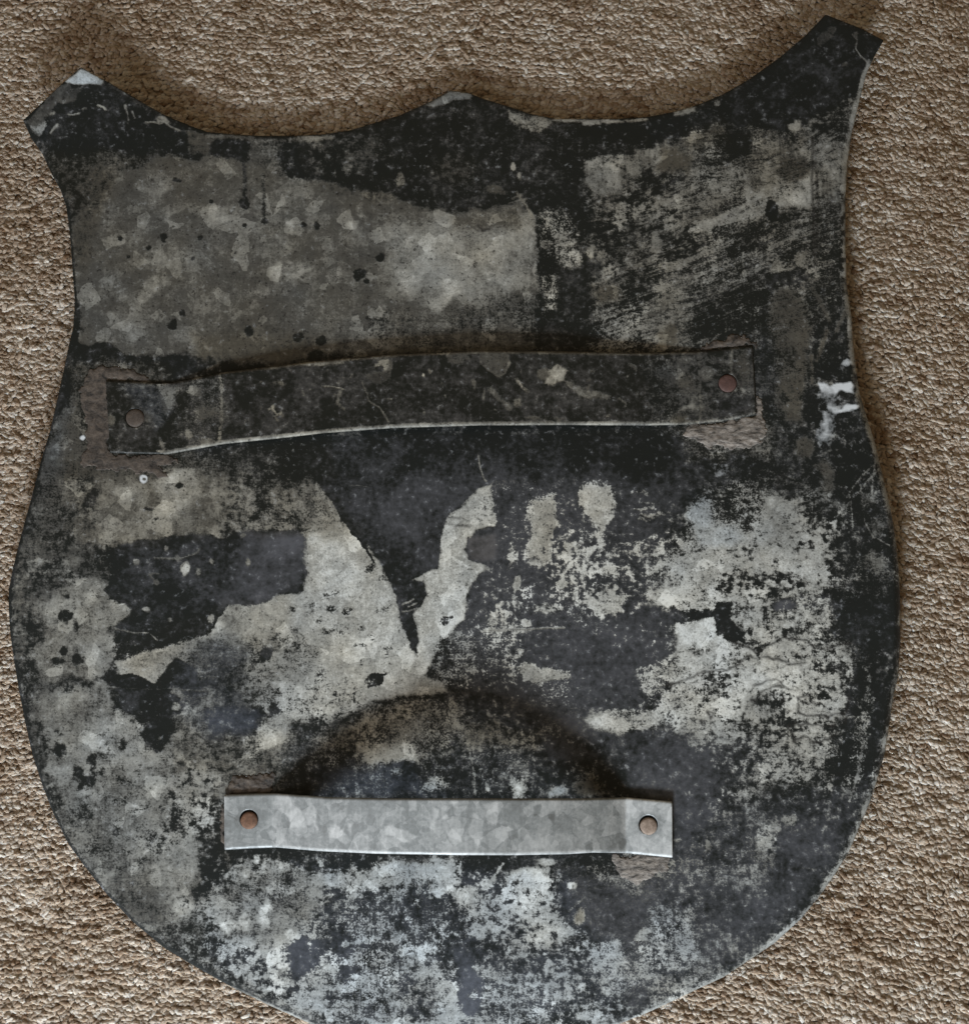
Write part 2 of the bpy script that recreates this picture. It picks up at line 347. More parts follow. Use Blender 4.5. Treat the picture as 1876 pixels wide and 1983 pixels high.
P([(720,1310),(750,1300),(740,1330),(722,1335)], f=3, B=.1)
P([(540,1320),(700,1330),(720,1362),(600,1400),(520,1390)], f=16, B=.75, T=.7, A=1.4)
P([(560,930),(632,948),(670,1012),(660,1050),(612,1030),(560,1000)], f=22, r=1.5, k=.85, T=.44, H=.75, B=.62, A=1.35)
# black patches beneath
P([(200,1312),(250,1303),(300,1322),(330,1285),(345,1275),(378,1290),(385,1318),(420,1322),(405,1345),(365,1362),(345,1385),(290,1392),(255,1385),(215,1366),(200,1338)], f=4, r=.7, B=-.3, A=.6)
E(305,1422,29,27, f=.15, r=1, B=-.3, A=.7); E(262,1385,14,14, B=-.1); E(332,1400,12,14, B=0)
E(308,1429,4,4, B=.9, T=.4)
P([(340,1330),(450,1330),(500,1370),(495,1430),(420,1440),(360,1390)], f=22, r=2, B=.36, T=.34, H=.3, A=1.1, P=.3)
P([(400,1375),(495,1372),(490,1425),(420,1432)], f=14, r=1.5, B=.05, P=.45, H=.1)
P([(330,1400),(420,1420),(560,1430),(540,1500),(340,1500)], f=18, B=.5, T=.38, H=.7, A=1.3)
L([(200,1330),(270,1335),(330,1334),(410,1338)], 2, 1.3, B=.7, T=.3, r=.1)
E(530,1380,12,22, f=.3, B=.15, P=.3); 
P([(500,1400),(560,1380),(560,1440),(500,1460)], f=10, B=.82, T=.58, A=1.3)
# --- lower left body
P([(60,1340),(200,1325),(215,1370),(260,1395),(280,1440),(340,1445),(345,1500),(430,1510),(430,1560),(385,1600),(395,1660),(380,1780),(330,1840),(250,1780),(160,1670),(100,1560),(70,1450)],
  f=12, r=1.5, B=.84, T=.43, H=.5, A=1.2)
P([(150,1380),(260,1390),(290,1450),(340,1455),(340,1480),(240,1480),(170,1440)], f=16, T=.58)
P([(100,1340),(190,1330),(200,1390),(130,1400)], f=14, T=.45, B=.9)
P([(240,1490),(340,1480),(340,1530),(260,1540)], f=16, T=.5)
P([(290,1640),(380,1640),(370,1760),(320,1740)], f=14, T=.48)
E(185,1445,12,8, T=.6); E(160,1540,12,7, T=.58, f=.2); E(290,1535,14,9, T=.58); E(180,1630,14,18, T=.52); E(300,1700,12,26, T=.58, f=.2); E(350,1610,20,10, T=.6)
E(355,1755,20,14, T=.6, f=.3); E(210,1520,16,6, T=.52)
for (x, y, rx, ry) in [(117,1455,12,14),(150,1500,13,15),(170,1512,16,15),(160,1522,10,8),(178,1475,10,13),(113,1553,9,12),(133,1338,12,10),(222,1612,8,8),(228,1550,8,4)]:
    E(x, y, rx, ry, f=.45, B=.05, A=1.1)
L([(66,1345),(78,1420),(85,1460)], 20, 12, B=.35, A=1.2)
P([(65,1455),(90,1462),(100,1540),(130,1600),(115,1605),(85,1530)], f=8, B=.35, T=.25, A=1.1)
P([(330,1500),(400,1490),(430,1520),(420,1600),(330,1650),(250,1660),(260,1620),(330,1590)], f=14, B=.52, T=.5, A=1.5)
P([(385,1560),(440,1530),(440,1660),(385,1660)], f=14, B=.12, A=1.2)
P([(355,1540),(415,1545),(415,1610),(360,1615)], f=12, B=.66, T=.58, A=1.6)
P([(180,1690),(290,1690),(300,1790),(330,1845),(270,1800)], f=14, B=.62, T=.34, A=1.3)
P([(270,1790),(380,1780),(460,1900),(380,1872)], f=14, B=.4, T=.4, A=1.3)
P([(385,1655),(425,1650),(430,1700),(415,1775),(385,1770)], f=9, B=.1, A=1.2)
L([(210,1760),(260,1785),(320,1832)], 12, 8, B=.4)
for i in range(70):
    x = rng.uniform(70, 420); y = rng.uniform(1340, 1850)
    E(x, y, rng.uniform(4, 18), rng.uniform(4, 12), f=.8, r=1.5, k=rng.uniform(.3, .8), B=.1, A=1.4, a=rng.uniform(-40, 40))
for i in range(60):
    x = rng.uniform(70, 420); y = rng.uniform(1340, 1800)
    E(x, y, rng.uniform(6, 18), rng.uniform(5, 11), f=.35, r=1.5, k=rng.uniform(.3, .8), T=rng.uniform(.48, .62), B=1, a=rng.uniform(-60, 60))
# --- bottom field
P([(420,1670),(560,1665),(900,1665),(1000,1700),(1100,1700),(1130,1800),(1240,1850),(1230,1960),(1100,2020),(900,2045),(700,2020),(500,1930),(400,1870),(390,1780)],
  f=22, r=1.5, B=.56, T=.64, H=.22, A=1.4)
P([(430,1690),(620,1675),(640,1760),(560,1820),(440,1820),(400,1780)], f=24, r=2, B=.72, T=.48, H=.4, A=1.35)
P([(640,1680),(720,1668),(870,1668),(885,1700),(870,1725),(700,1740),(640,1760)], f=14, r=1.6, B=.82, T=.64, H=.2, A=1.3)
P([(520,1650),(720,1655),(700,1680),(600,1690)], f=8, B=.12, A=1.1)
P([(890,1660),(990,1662),(1000,1720),(960,1730),(900,1715)], f=8, B=.05)
P([(985,1690),(1040,1680),(1080,1700),(1060,1760),(1100,1790),(1010,1780),(960,1750)], f=12, B=.7, T=.74, A=1.4)
P([(1085,1690),(1250,1690),(1300,1760),(1200,1820),(1110,1800),(1080,1740)], f=14, B=.14, P=.25, A=1.1)
P([(1020,1800),(1060,1780),(1100,1800),(1100,1840),(1040,1850)], f=14, r=1.6, B=.85, T=.74, H=.3, A=1.2)
E(875,1725,12,14, T=.95, B=1.1, f=.3, r=1.9); E(1053,1700,14,14, T=.9, B=1.0, r=1.9); E(1060,1670,16,8, B=1, T=.75); E(1108,1716,9,7, T=1, B=1.2); E(900,1735,12,20, B=.9, T=.8)
E(515,1770,10,20, T=.78, B=1.1, f=.4, r=1.9, a=30); E(568,1808,15,9, T=.78, B=1.2, f=.3, r=1.9); E(445,1795,14,12, T=.8, B=1.0, r=1.9); E(475,1790,14,10, T=.75, B=.95, r=1.9); E(505,1675,10,5, T=.8, B=1.0, r=1.9)
E(770,1895,16,14, T=.85, B=1.2, f=.4); E(860,1930,14,10, T=.85, B=1.1, f=.3, r=1.9); E(700,1830,24,16, T=.75, B=.9); E(640,1865,14,14, T=.7, B=.8)
P([(620,1730),(800,1735),(900,1770),(880,1820),(700,1830),(620,1790)], f=24, r=2, B=.36, T=.6, A=1.4)
P([(690,1820),(860,1800),(870,1960),(700,1980),(620,1930)], f=24, r=2, B=.6, T=.6, A=1.35)
P([(950,1850),(1180,1830),(1230,1930),(1100,2000),(940,1980)], f=26, r=2, B=.42, T=.56, A=1.4)
P([(560,1840),(590,1822),(622,1826),(622,1872),(590,1885),(562,1872)], f=9, B=-.1, P=.75); E(592,1850,40,40, f=.5, k=.7, B=0, P=.4)
P([(880,1845),(915,1848),(930,1900),(930,1960),(900,1985),(895,1930)], f=10, B=-.05, P=.75); 
E(672,1835,20,20, f=.4, B=.1, P=.3); E(675,1885,24,18, f=.4, B=0, P=.1); E(418,1836,16,12, f=.2, B=0); E(470,1850,20,10, f=.6, B=.3)
E(905,1935,14,50, f=.6, P=.9, B=-.1)
P([(380,1800),(410,1790),(470,1900),(560,1960),(460,1915),(400,1875)], f=10, B=.35, A=1.3)
E(1120,1775,9,18, f=.4, B=.9, T=.5, H=.9, a=15); L([(1100,1765),(1128,1742)], 2.2, 1.2, B=1, T=.5)
L([(975,1672),(955,1700),(940,1712)], 5, 3, B=.9, T=.6, A=1.2)
# --- bottom right, mostly black
P([(1290,1560),(1600,1540),(1690,1520),(1640,1650),(1560,1770),(1400,1895),(1220,1975),(1200,1860),(1280,1760)], f=18, B=.17, T=.45, H=.45, A=1.15, P=.12)
P([(1270,1760),(1340,1750),(1350,1840),(1330,1880),(1270,1900),(1220,1890)], f=18, B=.5, T=.55, H=.3, A=1.5)
P([(1260,1880),(1370,1860),(1360,1910),(1260,1955)], f=16, B=.42, T=.5, A=1.4)
P([(1340,1500),(1480,1540),(1530,1700),(1450,1720),(1350,1680)], f=24, B=.3, T=.45, A=1.4)
E(1391,1542,9,14, f=.3, B=1.1, T=.72); E(1395,1528,5,5, B=1, T=.6); E(1372,1640,5,9, B=1, T=.5); E(1500,1628,5,9, f=.3, B=1, T=.7, a=25); E(1485,1640,22,40, f=.6, B=.5, A=1.4)
E(1530,1585,14,8, f=.5, B=.8, T=.5); E(1310,1625,9,3, B=.9, T=.6); E(1500,1600,10,20, f=.5, B=.5)
P([(1500,1620),(1600,1600),(1650,1560),(1640,1640),(1540,1760),(1450,1830),(1400,1800),(1500,1720)], f=16, B=.02, A=.9)
# --- centre: black wedge and strokes
P([(560,880),(640,845),(1250,845),(1360,850),(1400,900),(1330,960),(1235,1000),(1160,920),(960,930),(953,941),(925,951),(892,974),(868,994),(855,1044),(855,1078),(848,1094),
   (798,1123),(822,1124),(825,1151),(802,1194),(808,1241),(798,1258),(788,1228),(772,1178),(755,1128),(735,1084),(708,1054),(675,1021),(645,971),(625,944),(610,920)],
  f=3, r=.35, B=-.12, A=.75, P=.08)
P([(955,941),(1160,920),(1300,980),(1310,1060),(1240,1180),(1300,1200),(1300,1290),(1250,1380),(1120,1370),(960,1350),(870,1330),(850,1280),(900,1220),(905,1170),(940,1110),(955,1080)],
  f=8, r=.5, B=.1, T=.72, A=1.05, P=.22)
P([(953,940),(957,975),(955,1012),(918,1020),(905,1050),(905,1078),(942,1092),(936,1106),(920,1126),(902,1165),(895,1200),(880,1226),(856,1242),(842,1270),(832,1305),
   (812,1312),(805,1272),(808,1241),(802,1194),(825,1151),(822,1124),(798,1123),(848,1094),(855,1044),(868,994),(925,951)], f=4, r=.75, B=1.05, T=.76, H=.55, A=1.05)
P([(930,960),(955,955),(955,1000),(925,1005)], f=10, B=.7, A=1.4)
L([(868,1004),(898,1003)], 2.5, 1.5, D=.9, r=.3); L([(885,1019),(912,1017)], 4, 2, D=.8)
L([(790,1175),(806,1168)], 3, 2, B=.9, T=.6); L([(780,1185),(806,1180)], 3, 2, B=.9, T=.6); L([(778,1172),(800,1160)], 3, 2, B=.9, T=.6)
for (p, q) in [((660,992),(690,1050)),((668,1000),(700,1062)),((676,1018),(712,1075)),((690,1036),(722,1090)),((650,972),(668,1010))]:
    L([p, q], 3.5, 2, B=-.2, r=.6)
P([(905,1040),(958,1033),(962,1080),(935,1086),(908,1080)], f=6, r=.4, B=-.2, P=1.0, H=.8)
E(880,1240,26,14, f=.5, B=.5, A=1.6); E(865,1200,10,8, B=.2, A=1.4)
P([(1030,968),(1070,960),(1072,1010),(1064,1040),(1058,1085),(1044,1100),(1030,1085),(1034,1040),(1024,1005)], f=10, r=1, B=.8, T=.62, H=.6, A=1.7)
P([(1130,940),(1180,940),(1195,975),(1190,1000),(1168,1015),(1158,1040),(1145,1005),(1134,990),(1120,960)], f=9, r=1, B=.92, T=.72, H=.6, A=1.5)
for i in range(6):
    y = 950 + i * 11 + rng.uniform(-3, 3)
    L([(1238 + rng.uniform(-5, 10), y), (1300 + rng.uniform(-15, 10), y + rng.uniform(-4, 4))], 4, 3, B=.85, T=.6, A=1.3, r=1)
P([(1060,1060),(1150,1030),(1240,1050),(1250,1170),(1130,1200),(1060,1150)], f=22, B=.36, T=.74, A=1.5)
P([(1130,1150),(1160,1132),(1205,1150),(1208,1190),(1165,1192),(1130,1170)], f=9, B=.68, T=.7, A=1.5)
E(1087,1130,12,9, B=.85, T=.75, A=1.3); E(1098,1070,10,16, B=.75, A=1.3); E(1000,1130,6,16, f=.6, B=.9, T=.6, a=12); E(994,1080,7,20, f=.6, B=.6, a=10)
E(1170,1105,26,8, f=.6, B=.8, A=1.3); E(1060,1180,30,8, f=.6, B=.6, A=1.5); E(1045,1075,14,20, f=.7, B=.6)
P([(1008,1292),(1050,1290),(1105,1295),(1100,1318),(1050,1322),(1015,1315)], f=6, B=.85, T=.66, A=1.3)
P([(940,1180),(1010,1150),(1020,1220),(1000,1330),(930,1330)], f=18, B=.3, T=.7, A=1.5)
P([(840,1240),(920,1230),(930,1300),(900,1330),(850,1320)], f=12, B=.4, T=.62, A=1.6)
E(1018,1205,10,7, B=.9, T=.8, A=1.2); E(1000,1265,16,12, B=.6, A=1.5)
L([(930,1222),(990,1219),(1040,1217),(1092,1215)], 2.6, 1.3, B=1, T=.42, r=.1, A=.4)
L([(925,880),(927,900),(933,922),(940,932)], 3, 2, B=.95, T=.55, A=1)
P([(1070,1230),(1230,1210),(1290,1240),(1230,1340),(1110,1330)], f=18, B=0, P=.35)
# --- big bright field on the right
P([(1235,1080),(1290,1030),(1340,985),(1420,925),(1480,930),(1500,965),(1590,970),(1620,1040),(1640,1100),(1610,1150),(1620,1240),(1640,1300),(1640,1420),(1580,1520),(1480,1520),
   (1400,1420),(1310,1430),(1240,1400),(1300,1300),(1310,1210),(1250,1150)], f=34, r=3, B=.6, T=.66, H=.5, A=1.35)
P([(1270,1090),(1360,1060),(1430,1040),(1500,1060),(1600,1080),(1610,1130),(1480,1120),(1380,1110),(1300,1140)], f=26, r=2.4, B=.82, T=.7, A=1.3)
E(1358,995,28,40, f=.5, B=.92, T=.66, H=.1); E(1395,1040,40,20, f=.5, B=.9, T=.68, H=.25)
P([(1480,950),(1550,980),(1560,1040),(1480,1050)], f=16, B=.85, T=.55, A=1.3)
P([(1360,920),(1430,935),(1420,1010),(1380,1000)], f=14, B=.35, A=1.3)
P([(1300,900),(1420,880),(1480,900),(1450,930),(1360,960),(1290,1000),(1240,960)], f=16, B=.08, P=.15)
E(1395,907,18,12, f=.7, W=.22)
P([(1250,1150),(1320,1130),(1410,1150),(1400,1180),(1280,1185)], f=12, B=.75, T=.78, A=1.4)
P([(1256,1188),(1300,1182),(1385,1186),(1388,1205),(1310,1208),(1258,1200)], f=5, B=-.1)
P([(1312,1205),(1384,1202),(1388,1235),(1340,1262),(1314,1258)], f=6, B=1.05, T=.86, H=.45, A=1.2)
P([(1386,1168),(1420,1165),(1418,1195),(1437,1222),(1430,1240),(1400,1240),(1386,1215)], f=5, B=-.2)
P([(1400,1105),(1510,1110),(1505,1140),(1410,1135)], f=14, B=.4, A=1.4)
P([(1500,1160),(1600,1150),(1610,1180),(1510,1180)], f=14, B=.3, P=.3)
E(1515,1172,22,9, f=.4, B=0, P=.7)
P([(1450,1180),(1560,1185),(1600,1230),(1560,1260),(1440,1240)], f=22, r=2, B=.75, T=.7, A=1.3)
P([(1610,1160),(1742,1150),(1742,1260),(1680,1250),(1620,1235)], f=14, B=-.2, A=.9)
P([(1600,1100),(1640,1060),(1700,1100),(1740,1120),(1740,1160),(1610,1160)], f=14, B=.15)
P([(1300,1270),(1430,1240),(1560,1260),(1650,1270),(1645,1360),(1560,1400),(1400,1400),(1290,1360)], f=26, r=2.4, B=.8, T=.74, A=1.3)
P([(1330,1330),(1420,1330),(1400,1400),(1310,1420)], f=20, r=2, B=.66, A=1.3)
P([(1125,1400),(1150,1378),(1260,1368),(1300,1340),(1300,1400),(1240,1412),(1190,1430),(1170,1415)], f=9, B=.78, T=.74, A=1.5)
P([(1230,1300),(1320,1270),(1330,1350),(1250,1370)], f=18, B=.55, A=1.6)
P([(1440,1340),(1520,1360),(1500,1420),(1430,1410)], f=16, B=.6, T=.55, A=1.4)
P([(1480,1410),(1570,1400),(1590,1500),(1540,1530),(1480,1490)], f=26, r=2.2, B=.55, T=.56, A=1.35)
P([(1330,1440),(1480,1420),(1490,1500),(1400,1510),(1340,1470)], f=18, B=.32, T=.55, A=1.5, P=.2)
P([(1230,1440),(1380,1450),(1400,1560),(1310,1640),(1300,1560),(1210,1530)], f=16, B=.02, P=.35)
P([(1620,1290),(1690,1280),(1700,1500),(1600,1560),(1580,1500),(1640,1430)], f=14, B=.3, T=.55, A=1.4)
for p in [[(1645,1330),(1648,1400),(1635,1470),(1615,1550)],[(1700,1330),(1695,1440),(1670,1520)],[(1660,1300),(1664,1340)]]:
    L(p, 16, 7, B=-.2, r=.5)
L([(1672,1440),(1660,1500),(1645,1550)], 3, 2, B=.9, T=.45)
for p in [[(1420,1240),(1470,1260),(1520,1235),(1560,1240),(1600,1262),(1650,1250)],[(1290,1330),(1340,1310),(1400,1300),(1450,1270),(1560,1285)],[(1460,1330),(1500,1320),(1540,1330)],
          [(1545,1352),(1590,1362)],[(1543,1350),(1548,1382),(1600,1384),(1640,1380)],[(1528,1405),(1570,1402),(1620,1402)],[(1528,1405),(1534,1435),(1560,1430),(1590,1440),(1625,1420)],
          [(1370,1378),(1378,1394),(1384,1380),(1372,1378)],[(1450,1360),(1480,1340),(1515,1330)],[(1546,1350),(1560,1346)],[(1512,1340),(1516,1368)],[(1640,1340),(1642,1400)]]:
    L(p, 4.2, 2, D=.95, r=.9)
L([(1600,1270),(1540,1280),(1490,1300)], 1.8, 1, D=.6, r=.3); L([(1550,1250),(1553,1290)], 1.8, 1, D=.6, r=.3)
for i in range(90):
    x = rng.uniform(1240, 1660); y = rng.uniform(960, 1520)
    k_ = .35 + .5 * max(0, (x - 1450) / 210)
    E(x, y, rng.uniform(5, 26), rng.uniform(4, 16), f=.8, r=1.5, k=k_ * rng.uniform(.4, 1), B=.05, a=rng.uniform(-30, 30))
for i in range(80):
    x = rng.uniform(390, 1250); y = rng.uniform(1670, 1990)
    E(x, y, rng.uniform(6, 28), rng.uniform(5, 16), f=.8, r=1.5, k=rng.uniform(.25, .75), B=.05, a=rng.uniform(-30, 30))
for i in range(70):
    x = rng.uniform(390, 1250); y = rng.uniform(1670, 1990)
    E(x, y, rng.uniform(4, 12), rng.uniform(4, 9), f=.3, r=1.2, k=rng.uniform(.4, .9), B=.95, T=rng.uniform(.6, .85), a=rng.uniform(-40, 40))
for i in range(150):
    x = rng.uniform(60, 1680); y = rng.uniform(250, 1960); l = rng.uniform(15, 110)
    a_ = rng.choice([0.03, -.05, 1.55, 1.6, -.5, .7, 2.4]) + rng.normal(0, .12)
    q = [(x, y), (x + l * .5 * math.cos(a_), y + l * .5 * math.sin(a_)), (x + l * math.cos(a_ + .08), y + l * math.sin(a_ + .08))]
    if rng.random() < .6: L(q, 1.2, 1.5, r=.1, k=rng.uniform(.25, .6), B=.9, T=.38)
    else: L(q, 1.2, 1.5, r=.1, k=rng.uniform(.3, .7), D=.8)
# --- field under the grip
P([(560,1500),(620,1440),(700,1390),(830,1350),(960,1360),(1080,1410),(1180,1490),(1210,1540),(540,1545)], f=12, B=.22, T=.5, H=.5, A=1.2, P=.2)
P([(620,1440),(660,1395),(740,1372),(830,1358),(900,1380),(900,1420),(830,1470),(700,1475),(640,1470)], f=22, r=2, B=.52, T=.44, H=.8, A=1.5, G=.0)
P([(700,1455),(800,1440),(815,1475),(720,1480)], f=8, B=.9, T=.62, H=.7)
P([(900,1390),(1060,1420),(1040,1450),(900,1450)], f=14, B=.4, T=.4, H=.9, A=1.3)
P([(620,1490),(800,1480),(860,1540),(600,1545)], f=14, B=.06, P=.35, H=.1)
E(1003,1528,18,20, f=.4, B=.85, T=.75); E(1003,1528,7,8, T=.95, B=1.1); E(845,1520,24,14, f=.6, B=.7, T=.7); E(770,1498,14,8, f=.6, B=.8, T=.6)
E(942,1533,4,5, B=1, T=.8); E(1140,1525,26,16, f=.6, B=.8, T=.3, H=.9); E(1078,1535,16,10, f=.6, B=.7, T=.6, H=.1)
L([(908,1440),(914,1480),(920,1540)], 2.2, 1.4, B=1, T=.5); L([(875,1385),(895,1415)], 2, 1.3, B=1, T=.45)
P([(1060,1440),(1090,1435),(1150,1470),(1120,1480),(1065,1470)], f=6, B=-.1, P=.5)
P([(1120,1420),(1150,1430),(1160,1450),(1125,1440)], f=8, W=.12)
E(1110,1410,30,12, f=.7, P=.8, a=35)
P([(600,960),(760,930),(960,920),(1330,930),(1330,960),(1300,1300),(1420,1440),(1420,1560),(1660,1560),(1500,1800),(1250,1960),(700,2030),(420,1860),(430,1700),(1180,1700),(1260,1530),(1180,1470),(900,1350),(860,1250),(840,1120),(640,960)],
  f=50, k=.6, P=.62)  # bluish window sheen of the lower black paint, put into its colour
# small splashes and rings
E(278,928,8,8, f=.2, r=.2, W=.9); E(279,928,3.6,3.4, f=.3, r=.2, W=0)
E(160,848,4.5,4.5, f=.25, r=0, W=1)
P([(140,700),(300,700),(350,740),(360,900),(320,930),(130,925)], f=16, r=2, k=.7, B=.6, T=.2, H=.95, A=1.5)
P([(1300,815),(1490,770),(1500,880),(1330,885)], f=16, r=2, k=.7, B=.5, T=.4, H=.75, A=1.6)
P([(430,1485),(550,1485),(545,1550),(430,1660),(420,1560)], f=12, r=2, k=.6, B=.4, T=.25, H=.9, A=1.5)
P([(1140,1650),(1310,1650),(1305,1700),(1230,1730),(1180,1710)], f=10, r=2, k=.6, B=.55, T=.55, H=.5, A=1.6)
P([(60,950),(110,900),(140,1000),(110,1110),(90,1200),(80,1330),(100,1480),(140,1600),(100,1580),(30,1340),(15,1150)], f=20, r=2, k=.6, B=.45, T=.3, H=.5, A=1.4)
P([(150,1560),(210,1600),(260,1700),(340,1790),(300,1830),(160,1680)], f=20, r=2, k=.5, B=.5, T=.34, A=1.4)
# thin dark edge all the way round the left
rim(sstep(7, 1, OSD) * sstep(900, 700, cv.X) * sstep(330, 420, cv.Y), B=-.1, A=.6)
rim(sstep(5, 1, OSD) * sstep(400, 500, cv.X) * sstep(1800, 1840, cv.Y) * .8, B=1., T=.55)

# ------------------------------------------------------------------ mesh from an outline
def sheet(name, sdf_fn, box, step, zfn, canvas=None, mat=None, parent=None, thick=.0012, origin=(0, 0, 0)):
    u0, v0, u1, v1 = box
    nx = int((u1 - u0) / step) + 1; ny = int((v1 - v0) / step) + 1
    U, V = np.meshgrid(u0 + np.arange(nx) * step, v0 + np.arange(ny) * step)
    sd = sdf_fn(U, V)
    h = .5
    gx = (sdf_fn(U + h, V) - sdf_fn(U - h, V)) / (2 * h); gy = (sdf_fn(U, V + h) - sdf_fn(U, V - h)) / (2 * h)
    snap = (np.abs(sd) < .55 * step)
    g2 = np.maximum(gx * gx + gy * gy, .3)
    U = np.where(snap, U - sd * gx / g2, U); V = np.where(snap, V - sd * gy / g2, V)
    for _ in range(2):      # settle the snapped points on the outline
        us, vs = U[snap], V[snap]; s0 = sdf_fn(us, vs)
        gx = (sdf_fn(us + h, vs) - sdf_fn(us - h, vs)) / (2 * h); gy = (sdf_fn(us, vs + h) - sdf_fn(us, vs - h)) / (2 * h)
        g2 = np.maximum(gx * gx + gy * gy, .3)
        U[snap] = us - s0 * gx / g2; V[snap] = vs - s0 * gy / g2
    sd = np.where(snap, 0, sd)
    ok = snap | (sd > 0)
    Z = zfn(U, V, np.maximum(sd, 0))
    idx = -np.ones(U.shape, int)
    idx[ok] = np.arange(ok.sum())
    a, b, c, d = idx[:-1, :-1], idx[:-1, 1:], idx[1:, 1:], idx[1:, :-1]
    q = np.stack([a, d, c, b], -1).reshape(-1, 4)
    cnt = (q >= 0).sum(1)
    onb = snap[ok]
    q = q[cnt >= 3]; cnt = cnt[cnt >= 3]
    sliver = (np.where(q >= 0, onb[q], True)).all(1)      # collapsed cells lying on the outline
    q = q[~sliver]; cnt = cnt[~sliver]
    quads = q[cnt == 4]
    tq = q[cnt == 3]
    tris = np.array([[i for i in r if i >= 0] for r in tq]) if len(tq) else np.zeros((0, 3), int)
    co = at(U[ok], V[ok], Z[ok]) - np.array(origin)
    me = bpy.data.meshes.new(name)
    me.vertices.add(len(co)); me.vertices.foreach_set('co', co.astype(np.float32).ravel())
    loops = np.concatenate([quads.ravel(), tris.ravel()]).astype(np.int32)
    starts = np.concatenate([np.arange(len(quads)) * 4, len(quads) * 4 + np.arange(len(tris)) * 3]).astype(np.int32)
    me.loops.add(len(loops)); me.loops.foreach_set('vertex_index', loops)
    me.polygons.add(len(starts)); me.polygons.foreach_set('loop_start', starts)
    me.update(calc_edges=True)
    me.validate()
    me.polygons.foreach_set('use_smooth', np.ones(len(me.polygons), bool))
    if canvas is not None:
        s = canvas.sample(U[ok], V[ok])
        for nm, k in (('wear', 0), ('wear_and_sheen', 4)):
            at_ = me.attributes.new(nm, 'FLOAT_COLOR', 'POINT')
            at_.data.foreach_set('color', np.ascontiguousarray(s[k:k + 4].T).astype(np.float32).ravel())
    o = bpy.data.objects.new(name, me)
    COL.objects.link(o)
    if mat: me.materials.append(mat)
    if parent: o.parent = parent
    if thick:
        m = o.modifiers.new('thickness', 'SOLIDIFY')
        m.thickness = thick; m.offset = -1
    return o

# ------------------------------------------------------------------ materials
def newmat(name):
    m = bpy.data.materials.new(name); m.use_nodes = True
    nt = m.node_tree; nt.nodes.clear()
    out = nt.nodes.new('ShaderNodeOutputMaterial')
    bs = nt.nodes.new('ShaderNodeBsdfPrincipled')
    nt.links.new(bs.outputs[0], out.inputs[0])
    return m, nt, bs
class N:
    def __init__(s, nt): s.nt = nt
    def lk(s, v, sock):
        if hasattr(v, 'links') or hasattr(v, 'is_linked'): s.nt.links.new(v, sock)
        else:
            if isinstance(v, (tuple, list)) and sock.type == 'RGBA' and len(v) == 3: v = (*v, 1)
            sock.default_value = v
    def math(s, op, a, b=0.0, c=None, clamp=False):
        n = s.nt.nodes.new('ShaderNodeMath'); n.operation = op; n.use_clamp = clamp
        s.lk(a, n.inputs[0]); s.lk(b, n.inputs[1])
        if c is not None: s.lk(c, n.inputs[2])
        return n.outputs[0]
    def mix(s, f, a, b, blend='MIX'):
        n = s.nt.nodes.new('ShaderNodeMix'); n.data_type = 'RGBA'; n.blend_type = blend; n.clamp_factor = True
        s.lk(f, n.inputs[0]); s.lk(a, n.inputs[6]); s.lk(b, n.inputs[7])
        return n.outputs[2]
    def mixf(s, f, a, b):
        n = s.nt.nodes.new('ShaderNodeMix'); n.data_type = 'FLOAT'
        s.lk(f, n.inputs[0]); s.lk(a, n.inputs[2]); s.lk(b, n.inputs[3])
        return n.outputs[0]
    def rng(s, v, a, b, c=0.0, d=1.0, smooth=False):
        n = s.nt.nodes.new('ShaderNodeMapRange'); n.clamp = True
        if smooth: n.interpolation_type = 'SMOOTHSTEP'
        for i, x in enumerate((v, a, b, c, d)): s.lk(x, n.inputs[i])
        return n.outputs[0]
    def coord(s):
        return s.nt.nodes.new('ShaderNodeTexCoord').outputs['Object']
    def mapping(s, v, scale=(1, 1, 1), rot=(0, 0, 0), loc=(0, 0, 0)):
        n = s.nt.nodes.new('ShaderNodeMapping'); s.lk(v, n.inputs[0])
        n.inputs['Scale'].default_value = scale; n.inputs['Rotation'].default_value = rot; n.inputs['Location'].default_value = loc
        return n.outputs[0]
    def noise(s, v, scale, detail=4, rough=.55, dist=0.0):
        n = s.nt.nodes.new('ShaderNodeTexNoise'); s.lk(v, n.inputs['Vector'])
        n.inputs['Scale'].default_value = scale; n.inputs['Detail'].default_value = detail
        n.inputs['Roughness'].default_value = rough; n.inputs['Distortion'].default_value = dist
        return n
    def voro(s, v, scale, feature='F1', rand=1.0):
        n = s.nt.nodes.new('ShaderNodeTexVoronoi'); s.lk(v, n.inputs['Vector']); n.feature = feature
        n.inputs['Scale'].default_value = scale; n.inputs['Randomness'].default_value = rand
        return n
    def attr(s, name, kind='GEOMETRY'):
        n = s.nt.nodes.new('ShaderNodeAttribute'); n.attribute_name = name; n.attribute_type = kind
        return n
    def sep(s, c):
        n = s.nt.nodes.new('ShaderNodeSeparateColor'); s.lk(c, n.inputs[0]); return n.outputs
    def bump(s, h, strength, dist):
        n = s.nt.nodes.new('ShaderNodeBump'); s.lk(h, n.inputs['Height'])
        n.inputs['Strength'].default_value = strength; n.inputs['Distance'].default_value = dist
        return n.outputs[0]

